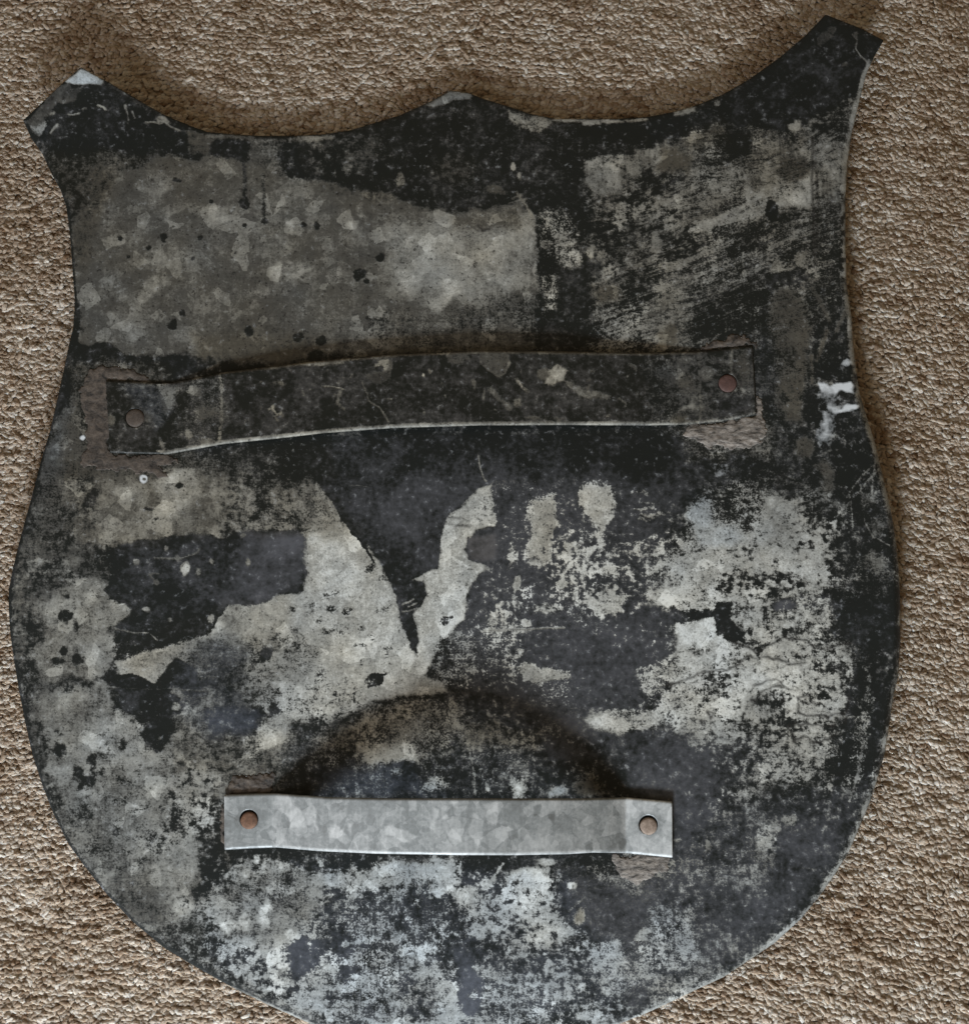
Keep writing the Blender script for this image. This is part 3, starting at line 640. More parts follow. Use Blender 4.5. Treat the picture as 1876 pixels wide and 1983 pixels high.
def spangle(g, co, k=1.0):
    """crystal grain of zinc: value per crystal, edges warped"""
    wv = g.noise(co, 130, 3).outputs['Color']
    n = g.nt.nodes.new('ShaderNodeVectorMath'); n.operation = 'MULTIPLY_ADD'
    g.lk(wv, n.inputs[0]); n.inputs[1].default_value = (.006, .006, .0); g.lk(co, n.inputs[2])
    flat = g.mapping(n.outputs[0], (1, 1, 0))
    a = g.sep(g.voro(flat, 95 * k).outputs['Color'])[0]
    b = g.sep(g.voro(flat, 210 * k).outputs['Color'])[1]
    return a, b

def worn_material(name, pr=(.0120, .0146, .0140)):
    m, nt, bs = newmat(name)
    g = N(nt); co = g.coord()
    wa = g.attr('wear'); wb = g.attr('wear_and_sheen')
    B, T, H = g.sep(wa.outputs['Color'])[:3]; A = wa.outputs['Alpha']
    W, Pf, D = g.sep(wb.outputs['Color'])[:3]; G = wb.outputs['Alpha']
    n1 = g.noise(co, 48, 5, .62, .4).outputs['Fac']
    n2 = g.noise(co, 260, 5, .65).outputs['Fac']
    n3 = g.noise(co, 900, 4, .65).outputs['Fac']
    sx = g.noise(g.mapping(co, (40, 420, 1)), 1, 5, .65).outputs['Fac']       # brushed across
    sy = g.noise(g.mapping(co, (520, 60, 1)), 1, 5, .65).outputs['Fac']       # drawn lengthwise
    wv = nt.nodes.new('ShaderNodeVectorMath'); wv.operation = 'MULTIPLY_ADD'       # hand strokes are never quite parallel
    g.lk(g.noise(co, 14, 3).outputs['Color'], wv.inputs[0]); wv.inputs[1].default_value = (.03, .03, 0); g.lk(co, wv.inputs[2])
    sd = g.noise(g.mapping(g.mapping(wv.outputs[0], rot=(0, 0, math.radians(-18))), (34, 400, 1)), 1, 6, .72).outputs['Fac']
    sxx = g.mixf(G, sx, sd)
    n = g.math('MULTIPLY', n1, .30)
    mx = g.rng(g.noise(co, 16, 2).outputs['Fac'], .38, .62)           # grain of the wear changes from place to place
    n = g.math('MULTIPLY_ADD', n2, g.mixf(mx, .22, .50), n)
    n = g.math('MULTIPLY_ADD', n3, g.mixf(mx, .38, .10), n)
    n = g.math('MULTIPLY_ADD', sxx, g.math('MULTIPLY_ADD', G, .27, .13), n)
    n = g.math('MULTIPLY_ADD', sy, .11, n)
    cen = g.math('MULTIPLY_ADD', G, .135, .57)
    dev = g.math('SUBTRACT', n, cen)
    th = g.math('MULTIPLY_ADD', dev, g.math('MULTIPLY', A, 5.6), g.math('MULTIPLY_ADD', B, 1.25, -.125))
    wd = g.rng(T, .2, .8, .46, .20)
    bare = g.rng(th, g.math('SUBTRACT', .5, wd), g.math('ADD', .5, wd), smooth=True)
    thin = g.rng(th, .05, .5)                                          # paint rubbed thin round the bare spots
    # bare zinc
    s1, s2 = spangle(g, co)
    flk = g.rng(s1, .86, .90)
    t = g.math('MULTIPLY_ADD', g.math('SUBTRACT', s1, .5), .12, T)
    t = g.math('MULTIPLY_ADD', g.math('SUBTRACT', s2, .5), .07, t)
    t = g.math('MULTIPLY_ADD', flk, .09, t)
    t = g.math('MULTIPLY_ADD', g.math('SUBTRACT', n1, .5), .45, t)
    t = g.math('MULTIPLY_ADD', g.math('SUBTRACT', n2, .5), g.rng(T, .3, .8, .26, .55), t)
    t = g.math('MULTIPLY_ADD', g.math('SUBTRACT', n3, .5), g.rng(T, .3, .8, .30, .70), t)
    t = g.math('MULTIPLY_ADD', g.math('SUBTRACT', sy, .5), .18, t)
    t = g.math('MULTIPLY_ADD', g.math('SUBTRACT', sx, .5), .14, t)
    pit = g.rng(g.noise(co, 420, 3, .7).outputs['Fac'], .34, .40, .55, 0)
    t = g.math('SUBTRACT', t, g.math('MULTIPLY', pit, .5))
    cr = nt.nodes.new('ShaderNodeValToRGB'); g.lk(t, cr.inputs[0])
    e = cr.color_ramp.elements
    e[0].position = 0; e[0].color = (.022, .021, .020, 1)
    e[1].position = 1; e[1].color = (.72, .72, .70, 1)
    x = e.new(.35); x.color = (.088, .086, .081, 1)
    x = e.new(.7); x.color = (.36, .357, .34, 1)
    hn = g.math('MULTIPLY_ADD', g.math('SUBTRACT', g.noise(co, 30, 3).outputs['Fac'], .5), .9, H)
    tint = g.mix(g.rng(hn, 0, 1), (.88, .98, 1.10), (1.09, 1.015, .86))
    zinc = g.mix(1.0, cr.outputs[0], tint, 'MULTIPLY')
    # paint
    pe = g.rng(g.math('MULTIPLY_ADD', g.math('SUBTRACT', n2, .5), 1.6, g.math('MULTIPLY_ADD', g.math('SUBTRACT', n1, .5), 1.2, Pf)), .0, 1.0)
    pn = g.math('MULTIPLY_ADD', g.math('SUBTRACT', n3, .5), .22, g.math('MULTIPLY', pe, 1.1))
    pn = g.math('ADD', pn, g.math('MULTIPLY', g.math('SUBTRACT', n1, .5), .35))
    pcol = g.mix(g.rng(pn, 0, 1), pr, (.089, .093, .104))  # pale film colour, which also carries the painted sheen
    pcol = g.mix(1.0, pcol, g.mix(g.rng(H, 0, 1), (.88, .97, 1.13), (1.12, 1.0, .86)), 'MULTIPLY')
    film = g.mix(g.math('MULTIPLY', g.math('MULTIPLY', thin, .75), g.rng(n3, .30, .66)), pcol, (.086, .086, .082))
    base = g.mix(bare, film, zinc)
    base = g.mix(g.math('MULTIPLY', D, g.rng(n2, .3, .5)), base, (.016, .015, .014))
    wm = g.rng(g.math('MULTIPLY_ADD', g.math('SUBTRACT', n2, .5), 1.1, W), .12, .75)
    base = g.mix(wm, base, (.68, .72, .76))
    # dust and pale specks
    dust = g.rng(g.noise(co, 700, 2, .6).outputs['Fac'], .70, .76)
    base = g.mix(g.math('MULTIPLY', dust, .22), base, (.30, .29, .27))
    nt.links.new(base, bs.inputs['Base Color'])
    r = g.mixf(bare, .38, .56)
    nt.links.new(g.math('MULTIPLY_ADD', n2, .16, g.math('SUBTRACT', r, .08)), bs.inputs['Roughness'])
    bs.inputs['Specular IOR Level'].default_value = .28
    hgt = g.math('MULTIPLY', g.math('SUBTRACT', 1.0, bare), .5)
    hgt = g.math('MULTIPLY_ADD', n2, .6, hgt); hgt = g.math('MULTIPLY_ADD', n3, .35, hgt)
    nt.links.new(g.bump(hgt, .50, .0004), bs.inputs['Normal'])
    return m

M_PLATE = worn_material('worn black paint on zinc')

# galvanised strap
def galv_material():
    m, nt, bs = newmat('galvanised zinc')
    g = N(nt); co = g.coord()
    wa = g.attr('wear')
    T = g.sep(wa.outputs['Color'])[1]
    s1, s2 = spangle(g, co, 1.1)
    n1 = g.noise(co, 60, 4, .6).outputs['Fac']; n3 = g.noise(co, 500, 4, .65).outputs['Fac']
    sy = g.noise(g.mapping(co, (420, 60, 1)), 1, 4, .6).outputs['Fac']
    t = g.math('MULTIPLY_ADD', g.math('SUBTRACT', s1, .5), .24, T)
    t = g.math('MULTIPLY_ADD', g.math('SUBTRACT', s2, .5), .18, t)
    t = g.math('MULTIPLY_ADD', g.math('SUBTRACT', n1, .5), .55, t)
    t = g.math('MULTIPLY_ADD', g.math('SUBTRACT', n3, .5), .50, t)
    t = g.math('MULTIPLY_ADD', g.math('SUBTRACT', sy, .5), .34, t)
    cr = nt.nodes.new('ShaderNodeValToRGB'); g.lk(t, cr.inputs[0])
    e = cr.color_ramp.elements
    e[0].position = .0; e[0].color = (.10, .10, .095, 1)
    e[1].position = 1; e[1].color = (.58, .595, .60, 1)
    x = e.new(.5); x.color = (.25, .265, .27, 1)
    nt.links.new(cr.outputs[0], bs.inputs['Base Color'])
    bs.inputs['Metallic'].default_value = .15
    bs.inputs['Roughness'].default_value = .48
    nt.links.new(g.bump(g.math('ADD', n3, s1), .15, .0002), bs.inputs['Normal'])
    return m
M_GALV = galv_material()

def simple(name, c0, c1, scale, rough=.7, bump=.4, bd=.0006, stretch=(1, 1, 1), lo=.35, hi=.65):
    m, nt, bs = newmat(name)
    g = N(nt); co = g.mapping(g.coord(), stretch)
    n = g.noise(co, scale, 6, .68, .6).outputs['Fac']
    n2 = g.noise(co, scale * 5, 4, .7).outputs['Fac']
    f = g.rng(g.math('ADD', g.math('MULTIPLY', n, .7), g.math('MULTIPLY', n2, .3)), lo, hi)
    nt.links.new(g.mix(f, c0, c1), bs.inputs['Base Color'])
    bs.inputs['Roughness'].default_value = rough
    nt.links.new(g.bump(g.math('ADD', n, g.math('MULTIPLY', n2, .5)), bump, bd), bs.inputs['Normal'])
    return m
M_RUST = simple('rusty rivet', (.07, .034, .020), (.215, .110, .064), 150)
M_RUST2 = simple('pale rusty rivet', (.15, .105, .080), (.36, .28, .225), 150)
M_DULLRIVET = simple('dull brown rivet', (.040, .032, .027), (.105, .080, .064), 200)
M_REDRIVET = simple('red brown rivet', (.055, .030, .027), (.125, .066, .056), 200)
M_GLUE = simple('dried glue', (.016, .014, .013), (.135, .108, .088), 170, .75, .5, .0007, (1, 1.2, 1), .38, .62)
M_GLUEL = simple('pale dried glue', (.025, .022, .020), (.36, .32, .285), 170, .7, .6, .0008, (1, 2.6, 1), .38, .62)

# ------------------------------------------------------------------ shield
shield = bpy.data.objects.new('shield', None); COL.objects.link(shield)
shield['label'] = 'weathered black and grey metal shield lying face down on the beige carpet'
shield['category'] = 'shield'
shield.empty_display_size = .05

def plate_z(U, V, sd=None):
    x = (U - 880) / 880.0; y = (V - 1000) / 1000.0
    z = .0065 + .014 * x * x + .002 * np.clip(-y, 0, 1) ** 2 + .005 * np.clip(y, 0, 1) ** 2
    z = z + .010 * np.clip((330 - V) / 200, 0, 1) ** 1.5 * (U < 420) * np.clip((420 - U) / 250, 0, 1)
    z = z + (vnoise(U, V, 260, 21) - .5) * .0030 + (vnoise(U, V, 90, 22) - .5) * .0008
    if sd is not None:   # rolled lip, stronger on the right
        k = .0006 + .0030 * sstep(1250, 1600, U) * sstep(150, 320, V)
        q = np.clip(1 - sd / 14.0, 0, 1)
        z = z - k * q * q
    return z
plate = sheet('plate', lambda U, V: sdf_poly(OUT, U, V), (8, 20, 1752, 2050), 2.3, plate_z, cv, M_PLATE, shield, .0012)

# ------------------------------------------------------------------ straps
def strap(name, top, bot, rise, rivets, mat, canvas, label, hem, base=.0016):
    outline = top + bot[::-1]
    topx, topy = np.array(top).T; botx, boty = np.array(bot).T
    def sdf(U, V):
        d = sdf_poly(outline, U, V)
        for (cx, cy, r) in rivets:
            d = np.minimum(d, np.hypot(U - cx, V - cy) - r)
        return d
    rx, rz = np.array(rise).T
    def z(U, V, sd):
        # the strap stands on the plate: take the plate's height along the strap's middle line
        mid = (np.interp(U, topx, topy) + np.interp(U, botx, boty)) / 2
        b = plate_z(U, mid)
        zz = b + base + np.interp(U, rx, rz)
        e = np.minimum(np.abs(V - np.interp(U, topx, topy)), np.abs(V - np.interp(U, botx, boty)))
        q = np.clip(1 - e / 5.5, 0, 1)
        return zz - hem * q * q
    u0 = min(topx.min(), botx.min()) - 4; u1 = max(topx.max(), botx.max()) + 4
    v0 = min(topy) - 4; v1 = max(boty) + 4
    o = sheet(name, sdf, (u0, v0, u1, v1), 2.0, z, canvas, mat, shield, .0011)
    o['label'] = label
    return o, z
up_top = [(205,736),(285,740),(336,740),(432,721),(530,709),(625,698),(759,686),(925,679),(1090,680),(1250,683),(1353,680),(1456,669)]
up_bot = [(213,877),(270,879),(322,880),(432,860),(530,850),(625,839),(759,829),(925,824),(1090,823),(1250,824),(1336,822),(1400,816),(1464,804)]
sc = Canvas(190, 650, 1480, 900, 2.0, B=.02, T=.26, H=.9, A=.85, P=.14)
P, E, L = sc.poly, sc.ell, sc.line
P([(205,736),(340,740),(435,722),(432,862),(322,880),(213,877)], f=6, B=.14, T=.3, A=1.15)
P([(230,742),(335,742),(338,800),(300,830),(260,780)], f=14, B=.32, T=.28, H=.3, A=1.1, P=.3)
P([(310,742),(338,742),(338,790),(318,800)], f=8, B=.8, T=.3, H=.55)
P([(240,830),(320,830),(310,870),(250,870)], f=14, B=-.2)
P([(360,735),(420,730),(428,760),(400,790),(370,770)], f=10, B=.42, T=.35, H=.7, A=1.5)
E(378,757,12,8, B=1, T=.4); E(400,800,22,14, f=.5, B=.55, T=.28, A=1.2); E(362,840,5,8, B=1, T=.4); E(214,817,9,10, B=.8, T=.35); E(283,806,9,9, B=.6, T=.2)
E(402,854,14,7, f=.3, B=1.1, T=.3, H=.8)
L([(428,724),(428,800),(427,860)], 4, 3, B=.75, T=.4, A=1.4); L([(426,830),(425,858)], 4, 2, B=1.1, T=.55)
L([(312,858),(322,878)], 8, 4, B=.95, T=.45); L([(305,872),(325,876)], 5, 2, B=1, T=.6); L([(306,744),(320,742)], 4, 2, B=1, T=.6)
E(540,742,14,6, f=.6, B=.9, T=.2, H=1.2); E(535,760,24,18, f=.6, B=-.2, A=.6)
L([(528,784),(534,800),(542,795)], 4, 2, B=1, T=.5, r=.6); L([(530,805),(538,812)], 3, 2, B=.9, T=.4); L([(625,748),(665,754)], 2.5, 1.3, B=1, T=.6)
L([(430,722),(530,712),(625,701),(759,689),(925,682),(1090,683),(1250,686),(1353,683)], 5, 2, B=1.0, T=.36, H=.75, r=.1, A=.7)
L([(322,877),(432,857),(530,847),(625,836),(759,826),(925,821),(1090,820),(1250,821),(1336,819)], 8, 2, B=1.1, T=.46, H=.65, r=.05, A=.5)
L([(1336,820),(1400,812),(1464,801)], 6, 3, B=.8, T=.5, A=1.2)
E(590,706,18,4, B=.9, T=.5); L([(600,700),(625,706),(660,702)], 8, 4, B=.9, T=.45)
E(744,706,16,11, f=.3, B=1.1, T=.5); E(738,712,9,7, B=-.3); L([(712,725),(735,742),(752,730),(756,700)], 5, 4, B=.75, T=.26, H=.8)
E(735,728,20,12, f=.4, B=.7, T=.14, H=.8)
P([(865,684),(905,684),(915,692),(890,702),(868,700)], f=5, B=.7, T=.3, H=.8)
P([(928,684),(985,684),(985,705),(975,726),(965,728),(945,712),(930,700)], f=4, r=.4, B=.75, T=.28, H=.8)
L([(985,700),(978,722),(966,730),(945,714),(930,698)], 3, 2, B=1.1, T=.42, H=.8)
P([(1052,714),(1080,712),(1098,722),(1090,745),(1070,748),(1048,736)], f=5, B=1.2, T=.68, H=.75, A=.8)
P([(1042,710),(1062,708),(1060,722),(1040,730)], f=4, B=.9, T=.34, H=.8)
P([(1090,740),(1110,742),(1140,756),(1180,768),(1180,776),(1130,764),(1100,752)], f=5, B=.9, T=.36, H=.8, A=1.1)
L([(950,755),(970,775),(985,790)], 9, 5, B=.9, T=.38, H=.8, A=1.1); E(998,783,9,9, f=.6, B=.9, T=.42, A=1.1); L([(938,755),(936,772)], 4, 2, B=1, T=.45)
L([(1000,735),(1020,758)], 4, 4, B=.8, T=.4, A=1.3); E(918,738,5,8, B=.9, T=.4); E(822,727,3,3, B=1.2, T=.7); E(1222,710,12,5, B=.8, T=.3, H=.8, a=25)
L([(1198,772),(1210,782),(1208,790)], 4, 2, B=.9, T=.4); L([(660,760),(652,780),(665,792)], 5, 3, B=.9, T=.34, H=.8); L([(712,775),(735,790),(752,818)], 2.5, 1.5, B=1, T=.45)
L([(702,738),(712,765)], 2, 1.2, B=.9, T=.4); E(1053,810,40,5, f=.7, B=.4, A=1.3); E(650,815,10,6, B=-.3)
P([(1250,690),(1456,675),(1464,800),(1250,818)], f=16, B=.34, T=.28, H=.65, A=1.15)
E(1370,725,15,13, f=.4, B=1, T=.4); E(1290,720,18,15, f=.6, B=.7, T=.25, H=.3); E(1330,742,18,16, f=.6, B=.7, T=.26, H=.8)
E(1440,712,12,30, f=.5, B=.7, T=.24, H=.7); L([(1418,680),(1415,720),(1430,745),(1440,760)], 4, 3, B=.8, T=.4, A=1.4); L([(1424,690),(1420,722),(1436,750)], 3, 2, D=.8)
L([(1356,690),(1356,818)], 4, 3, B=.7, T=.3, H=.7, A=1.3); L([(1315,795),(1340,786)], 6, 3, B=1, T=.45); E(1310,810,16,8, f=.5, B=.8, T=.26, H=1.)
P([(1400,770),(1456,770),(1460,795),(1400,805)], f=10, B=-.1)
for i in range(34):
    x = rng.uniform(440, 1250); y = rng.uniform(705, 810)
    a = rng.uniform(0, 6.28); l = rng.uniform(2, 10)
    L([(x, y), (x + l * math.cos(a), y + l * math.sin(a))], rng.uniform(1.5, 3), 2, B=rng.uniform(.5, 1.0), T=rng.uniform(.2, .42), A=1.2)
arm, arm_z = strap('arm_strap', up_top, up_bot,
    [(200,0),(330,0),(432,.003),(625,.0055),(880,.0065),(1100,.0055),(1250,.0035),(1353,.0005),(1470,0)], [(261,809,18.5),(1409,742,18)], M_PLATE, sc,
    'long black-painted metal strap with scuffed paint and pale lower edge', .0008)

lo_top = [(434,1539),(480,1537),(528,1536),(642,1544),(760,1546),(875,1546),(1001,1546),(1134,1546),(1211,1544),(1301,1552)]
lo_bot = [(435,1646),(482,1643),(535,1641),(615,1648),(722,1653),(875,1656),(1001,1656),(1100,1654),(1147,1651),(1211,1652),(1302,1661)]
gc = Canvas(420, 1520, 1320, 1680, 2.0, T=.58)
P, E, L = gc.poly, gc.ell, gc.line
P([(434,1530),(530,1530),(530,1670),(434,1670)], f=6, T=.5)
P([(620,1540),(1000,1540),(1000,1670),(620,1670)], f=60, T=.58)
P([(950,1540),(1150,1540),(1150,1670),(950,1670)], f=40, T=.66)
P([(1205,1540),(1305,1540),(1305,1670),(1205,1670)], f=6, T=.74)
E(1195,1600,10,30, f=.7, T=.48); E(1205,1637,6,10, T=.25); E(1120,1610,24,40, f=.7, T=.6)
for pts in [[(555,1575),(575,1565),(590,1590),(578,1602),(560,1590)],[(560,1583),(586,1582),(590,1592),(582,1605),(560,1602)],[(612,1583),(617,1583),(617,1615),(612,1615)],
    [(640,1605),(650,1596),(660,1612),(672,1622),(664,1632),(636,1628)],[(672,1600),(678,1598),(677,1612),(670,1622)],[(748,1606),(765,1600),(785,1602),(808,1616),(785,1628),(765,1620),(750,1622)],
    [(866,1610),(876,1604),(890,1620),(890,1632),(872,1638),(864,1626)],[(914,1580),(934,1592),(932,1602),(918,1638),(908,1620),(900,1612)],[(835,1560),(843,1564),(843,1600),(836,1602)],
    [(848,1582),(862,1572),(872,1584)],[(1090,1580),(1113,1598),(1090,1605),(1080,1595)],[(1060,1618),(1090,1612),(1110,1640),(1060,1640)],[(930,1560),(960,1555),(960,1575),(940,1580)],
    [(787,1552),(806,1550),(808,1570),(790,1575)],[(520,1610),(545,1600),(560,1640),(530,1645)],[(1020,1620),(1050,1600),(1060,1640),(1015,1640)],[(870,1548),(885,1548),(880,1558)]]:
    P(pts, f=2.5, r=.8, T=.84 if pts[0][0] < 950 and pts[0][0] != 520 else .72)
for pts in [[(660,1590),(672,1580),(668,1600),(655,1612)],[(1030,1560),(1048,1558),(1048,1578),(1032,1580)],[(1060,1580),(1078,1572),(1072,1596)],[(980,1610),(1000,1605),(1000,1625),(985,1628)],[(1130,1630),(1148,1622),(1150,1642),(1136,1648)]]:
    P(pts, f=2, r=.5, T=.35)
E(482,1588,26,26, f=.35, T=.36); E(1256,1600,25,25, f=.3, T=.52)
L([(440,1580),(470,1592)], 1.6, 1, T=.2); L([(442,1575),(470,1586)], 1.6, 1, T=.25)
L([(434,1541),(528,1538),(642,1546),(875,1548),(1134,1548),(1211,1546)], 4, 2, T=.3, r=0)
L([(540,1638),(615,1645),(722,1650),(875,1653),(1001,1653),(1140,1648)], 4, 2, T=.8, r=0)  # light caught by the rolled lower edge, put into the zinc tone
pr = np.linspace(0, 1, 21)
rise_lo = [(430,0),(528,.0005)] + [(528 + 683 * t, .0005 + 0.036 * (math.sin(math.pi * t) ** .85)) for t in pr[1:-1]] + [(1211,.0008),(1305,.0008)]
grip, grip_z = strap('hand_grip', lo_top, lo_bot, rise_lo, [(482,1586,18),(1255,1597,18.5)], M_GALV, gc,
    'short bare galvanised metal strap with bright zinc crystals', .0007, base=.0028)

def rivet(u, v, r, ztop, mat, label, parent):
    c = at(np.array(u), np.array(v), np.array(ztop)); e = at(np.array(u + r), np.array(v), np.array(ztop))
    R = float(e[0] - c[0])
    bm = bmesh.new(); nseg = 28; rings = []
    prof = [(R, -.004), (R, -.0004), (R * .93, 0), (R * .75, .00025), (R * .4, .0004)]
    for (q, h) in prof:
        rings.append([bm.verts.new((q * math.cos(6.28318 * i / nseg) * random.uniform(.985, 1.015), q * math.sin(6.28318 * i / nseg) * random.uniform(.985, 1.015), h + random.uniform(-.00016, .00016))) for i in range(nseg)])
    for a, b in zip(rings[:-1], rings[1:]):
        for i in range(nseg):
            bm.faces.new((a[i], a[(i + 1) % nseg], b[(i + 1) % nseg], b[i]))
    bm.faces.new(rings[-1])
    me = bpy.data.meshes.new('rivet'); bm.to_mesh(me); bm.free()
    me.polygons.foreach_set('use_smooth', np.ones(len(me.polygons), bool))
    me.materials.append(mat)
    o = bpy.data.objects.new('rivet', me); COL.objects.link(o)
    o.parent = parent; o.location = c; o['label'] = label
    return o
def zat(f, u, v): return float(f(np.array([float(u)]), np.array([float(v)]), np.array([50.0]))[0])
rivet(482, 1589, 16.3, zat(grip_z, 482, 1590) + .0009, M_RUST, 'orange rusty rivet', grip)
rivet(1256, 1600, 16.3, zat(grip_z, 1255, 1600) + .0009, M_RUST2, 'pale brown rivet', grip)
rivet(261, 809, 18, zat(arm_z, 261, 809) + .0003, M_DULLRIVET, 'dull brown rivet', arm)
rivet(1409, 742, 17.6, zat(arm_z, 1409, 742) + .0003, M_REDRIVET, 'dark red rivet', arm)

# ------------------------------------------------------------------ lumps of dried glue round the strap ends
def glue(pts, h, mat, seed, label):
    def z(U, V, sd):
        q = sstep(0, 12, sd)
        lump = .25 + .5 * vnoise(U, V, 13, seed) * (.4 + .6 * vnoise(U * .5, V * 1.6, 8, seed + 1)) + .35 * vnoise(U, V, 5, seed + 4)
        return plate_z(U, V) + .0002 + .5 * h * q * lump
    a = np.array(pts, float)
    def sdf(U, V):
        return sdf_poly(pts, U + (vnoise(U, V, 14, seed + 2) - .5) * 13 + (vnoise(U, V, 4.5, seed + 5) - .5) * 7, V + (vnoise(U, V, 14, seed + 3) - .5) * 13 + (vnoise(U, V, 4.5, seed + 6) - .5) * 7)
    o = sheet('glue_patch', sdf, (a[:, 0].min() - 10, a[:, 1].min() - 10, a[:, 0].max() + 10, a[:, 1].max() + 10), 2.0, z, None, mat, shield, .0006)
    o['label'] = label
    return o
glue([(172,712),(205,708),(262,715),(288,736),(210,738),(212,878),(330,882),(345,892),(300,905),(330,925),(270,915),(150,900),(160,882),(172,870),(165,800),(152,790),(158,745)], .0010, M_GLUE, 31, 'brown dried glue')
glue([(1352,682),(1358,672),(1390,660),(1420,650),(1448,655),(1464,662),(1462,672),(1456,668),(1400,678)], .0022, M_GLUE, 41, 'brown dried glue')
glue([(1318,845),(1336,824),(1400,818),(1464,803),(1464,764),(1474,770),(1480,830),(1476,860),(1440,868),(1400,862),(1370,866),(1345,858)], .0024, M_GLUEL, 51, 'pale dried glue')
glue([(440,1540),(438,1526),(455,1500),(500,1498),(528,1500),(537,1510),(520,1540)], .0028, M_GLUE, 61, 'brown dried glue')
glue([(1185,1655),(1300,1658),(1290,1690),(1258,1700),(1235,1712),(1205,1705),(1190,1690)], .0014, M_GLUEL, 71, 'pale dried glue')
glue([(430,1560),(436,1545),(440,1650),(424,1610)], .0018, M_GLUE, 81, 'brown dried glue')

# ------------------------------------------------------------------ carpet
def carpet_mat(name, inst):
    m, nt, bs = newmat(name)
    g = N(nt)
    if inst:
        r = g.attr('tuft_tone', 'INSTANCER').outputs['Fac']
        co = g.coord()
        n = g.noise(co, 3.0, 3).outputs['Fac']
        r = g.math('MULTIPLY_ADD', g.math('SUBTRACT', n, .5), .5, r)
    else:
        co = g.coord(); r = g.math('MULTIPLY', g.noise(co, 240, 4, .7).outputs['Fac'], .7)
    cr = nt.nodes.new('ShaderNodeValToRGB'); g.lk(r, cr.inputs[0])
    e = cr.color_ramp.elements
    e[0].position = 0; e[0].color = (.20, .130, .082, 1)
    e[1].position = 1; e[1].color = (.66, .60, .535, 1)
    x = e.new(.5); x.color = (.43, .345, .27, 1)
    nt.links.new(cr.outputs[0], bs.inputs['Base Color'])
    bs.inputs['Roughness'].default_value = .95
    bs.inputs['Specular IOR Level'].default_value = .1
    bs.inputs['Subsurface Weight'].default_value = .6 if inst else 0
    bs.inputs['Subsurface Radius'].default_value = (1.0, .8, .6)
    bs.inputs['Subsurface Scale'].default_value = .0020
    nt.links.new(g.bump(g.noise(co, 9 if inst else 300, 4, .7).outputs['Fac'], .35, .08 if inst else .003), bs.inputs['Normal'])
    return m
M_TUFT = carpet_mat('carpet yarn', True); M_BACK = carpet_mat('carpet backing', False)

bm = bmesh.new()
bmesh.ops.create_grid(bm, x_segments=40, y_segments=40, size=1.6)
me = bpy.data.meshes.new('carpet'); bm.to_mesh(me); bm.free()
me.materials.append(M_BACK)
carpet = bpy.data.objects.new('carpet', me); COL.objects.link(carpet)
carpet.location = (0, 0, -.0030)
carpet['kind'] = 'structure'
carpet['label'] = 'beige and brown looped pile carpet under the shield'

# tuft places: wavering rows
rowp, colp = .0023, .0027
ys = np.arange(-.48, .52, rowp); xs = np.arange(-.44, .44, colp)
X, Y = np.meshgrid(xs, ys)
X = X + (np.arange(len(ys)) % 2)[:, None] * colp * .5
X = X.ravel() + rng.normal(0, .0005, X.size); Y = Y.ravel() + rng.normal(0, .00042, Y.size)
bend = (vnoise(X * 1000, Y * 1000, 60, 91) - .5) * .010 + (vnoise(X * 1000, Y * 1000, 22, 92) - .5) * .004
skew = np.interp(X, [-.1, .25, .5], [0, -.25, -.35])
Y2 = Y + bend + skew * (X - .0) * .6
Zt = -.0018 + (vnoise(X * 1000, Y * 1000, 7, 93) - .5) * .0012 + (vnoise(X * 300, Y * 1000, 3.4, 95) - .5) * .0016 + rng.normal(0, .0003, X.size)
rotz = np.radians(rng.normal(0, 32, X.size)) + np.where(X > .1, -.35, .12)
lean = np.radians(rng.normal(0, 14, X.size))
tone = np.clip(.52 + (vnoise(X * 1000, Y * 1000, 5, 94) - .5) * .34 + (vnoise(X * 1000, Y * 1000, 45, 96) - .5) * .3 + rng.normal(0, .16, X.size) + .13 * np.sin(Y * 6.2832 / .0066 + (vnoise(X * 1000, Y * 1000, 30, 97) - .5) * 14), 0, 1)
scl = rng.uniform(.8, 1.25, X.size)
me = bpy.data.meshes.new('carpet_pile')
me.vertices.add(len(X)); me.vertices.foreach_set('co', np.stack([X, Y2, Zt], 1).astype(np.float32).ravel())
me.update()
a = me.attributes.new('tuft_tone', 'FLOAT', 'POINT'); a.data.foreach_set('value', tone.astype(np.float32))
a = me.attributes.new('tuft_rot', 'FLOAT_VECTOR', 'POINT'); a.data.foreach_set('vector', np.stack([rng.normal(0, .2, X.size), lean, rotz], 1).astype(np.float32).ravel())
a = me.attributes.new('tuft_scale', 'FLOAT', 'POINT'); a.data.foreach_set('value', scl.astype(np.float32))
pile = bpy.data.objects.new('carpet_pile', me); COL.objects.link(pile)
pile['kind'] = 'stuff'
pile['label'] = 'beige and brown yarn tufts of the carpet around the shield'
pile['category'] = 'carpet pile'
nt = bpy.data.node_groups.new('tufts', 'GeometryNodeTree')
nt.interface.new_socket('Geometry', in_out='INPUT', socket_type='NodeSocketGeometry')
nt.interface.new_socket('Geometry', in_out='OUTPUT', socket_type='NodeSocketGeometry')
nd = nt.nodes.new; lk = nt.links.new
gi = nd('NodeGroupInput'); go = nd('NodeGroupOutput')
join = nd('GeometryNodeJoinGeometry')
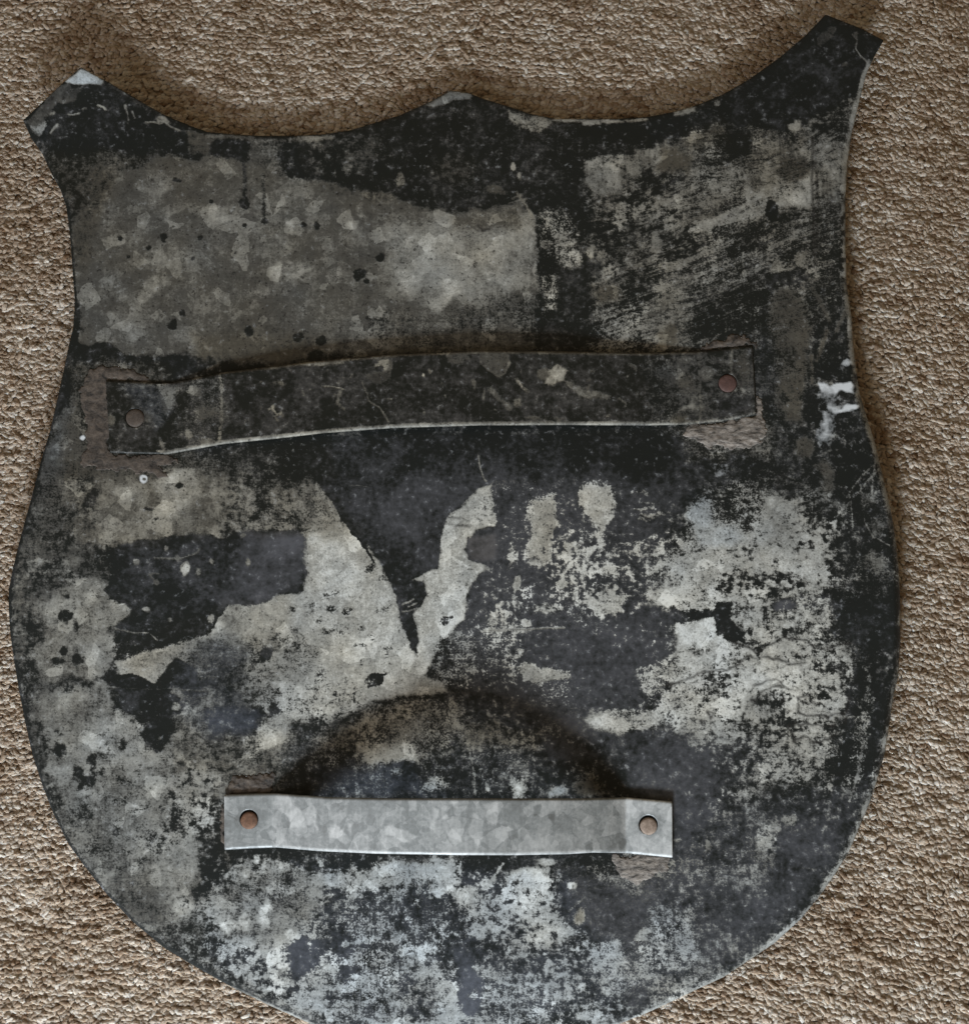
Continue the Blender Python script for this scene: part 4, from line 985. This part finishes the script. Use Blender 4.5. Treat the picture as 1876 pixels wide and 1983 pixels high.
for k in range(4):
    ic = nd('GeometryNodeMeshIcoSphere'); ic.inputs['Radius'].default_value = 1.0; ic.inputs['Subdivisions'].default_value = 3
    nz = nd('ShaderNodeTexNoise'); nz.noise_dimensions = '4D'; nz.inputs['Scale'].default_value = 2.0; nz.inputs['W'].default_value = 3.7 * k; nz.inputs['Detail'].default_value = 3
    mm = nd('ShaderNodeMath'); mm.operation = 'MULTIPLY_ADD'; lk(nz.outputs[0], mm.inputs[0]); mm.inputs[1].default_value = 2.2; mm.inputs[2].default_value = -1.1
    no = nd('GeometryNodeInputNormal')
    vm = nd('ShaderNodeVectorMath'); vm.operation = 'SCALE'; lk(no.outputs[0], vm.inputs[0]); lk(mm.outputs[0], vm.inputs['Scale'])
    sp = nd('GeometryNodeSetPosition'); lk(ic.outputs[0], sp.inputs[0]); lk(vm.outputs[0], sp.inputs['Offset'])
    tr = nd('GeometryNodeTransform'); lk(sp.outputs[0], tr.inputs[0]); tr.inputs['Scale'].default_value = [(.0025,.00125,.0009),(.0021,.0014,.0010),(.0030,.0011,.0008),(.0019,.0015,.0010)][k]
    sm = nd('GeometryNodeSetShadeSmooth'); lk(tr.outputs[0], sm.inputs[0])
    st = nd('GeometryNodeSetMaterial'); lk(sm.outputs[0], st.inputs[0]); st.inputs['Material'].default_value = M_TUFT
    g2 = nd('GeometryNodeGeometryToInstance'); lk(st.outputs[0], g2.inputs[0]); lk(g2.outputs[0], join.inputs[0])
iop = nd('GeometryNodeInstanceOnPoints')
lk(gi.outputs[0], iop.inputs['Points']); lk(join.outputs[0], iop.inputs['Instance']); iop.inputs['Pick Instance'].default_value = True
ri = nd('FunctionNodeRandomValue'); ri.data_type = 'INT'; ri.inputs[4].default_value = 0; ri.inputs[5].default_value = 3
lk(ri.outputs[2], iop.inputs['Instance Index'])
na = nd('GeometryNodeInputNamedAttribute'); na.data_type = 'FLOAT_VECTOR'; na.inputs[0].default_value = 'tuft_rot'
er = nd('FunctionNodeEulerToRotation'); lk(na.outputs[0], er.inputs[0]); lk(er.outputs[0], iop.inputs['Rotation'])
ns = nd('GeometryNodeInputNamedAttribute'); ns.data_type = 'FLOAT'; ns.inputs[0].default_value = 'tuft_scale'
lk(ns.outputs[0], iop.inputs['Scale'])
lk(iop.outputs[0], go.inputs[0])
pile.modifiers.new('tufts', 'NODES').node_group = nt
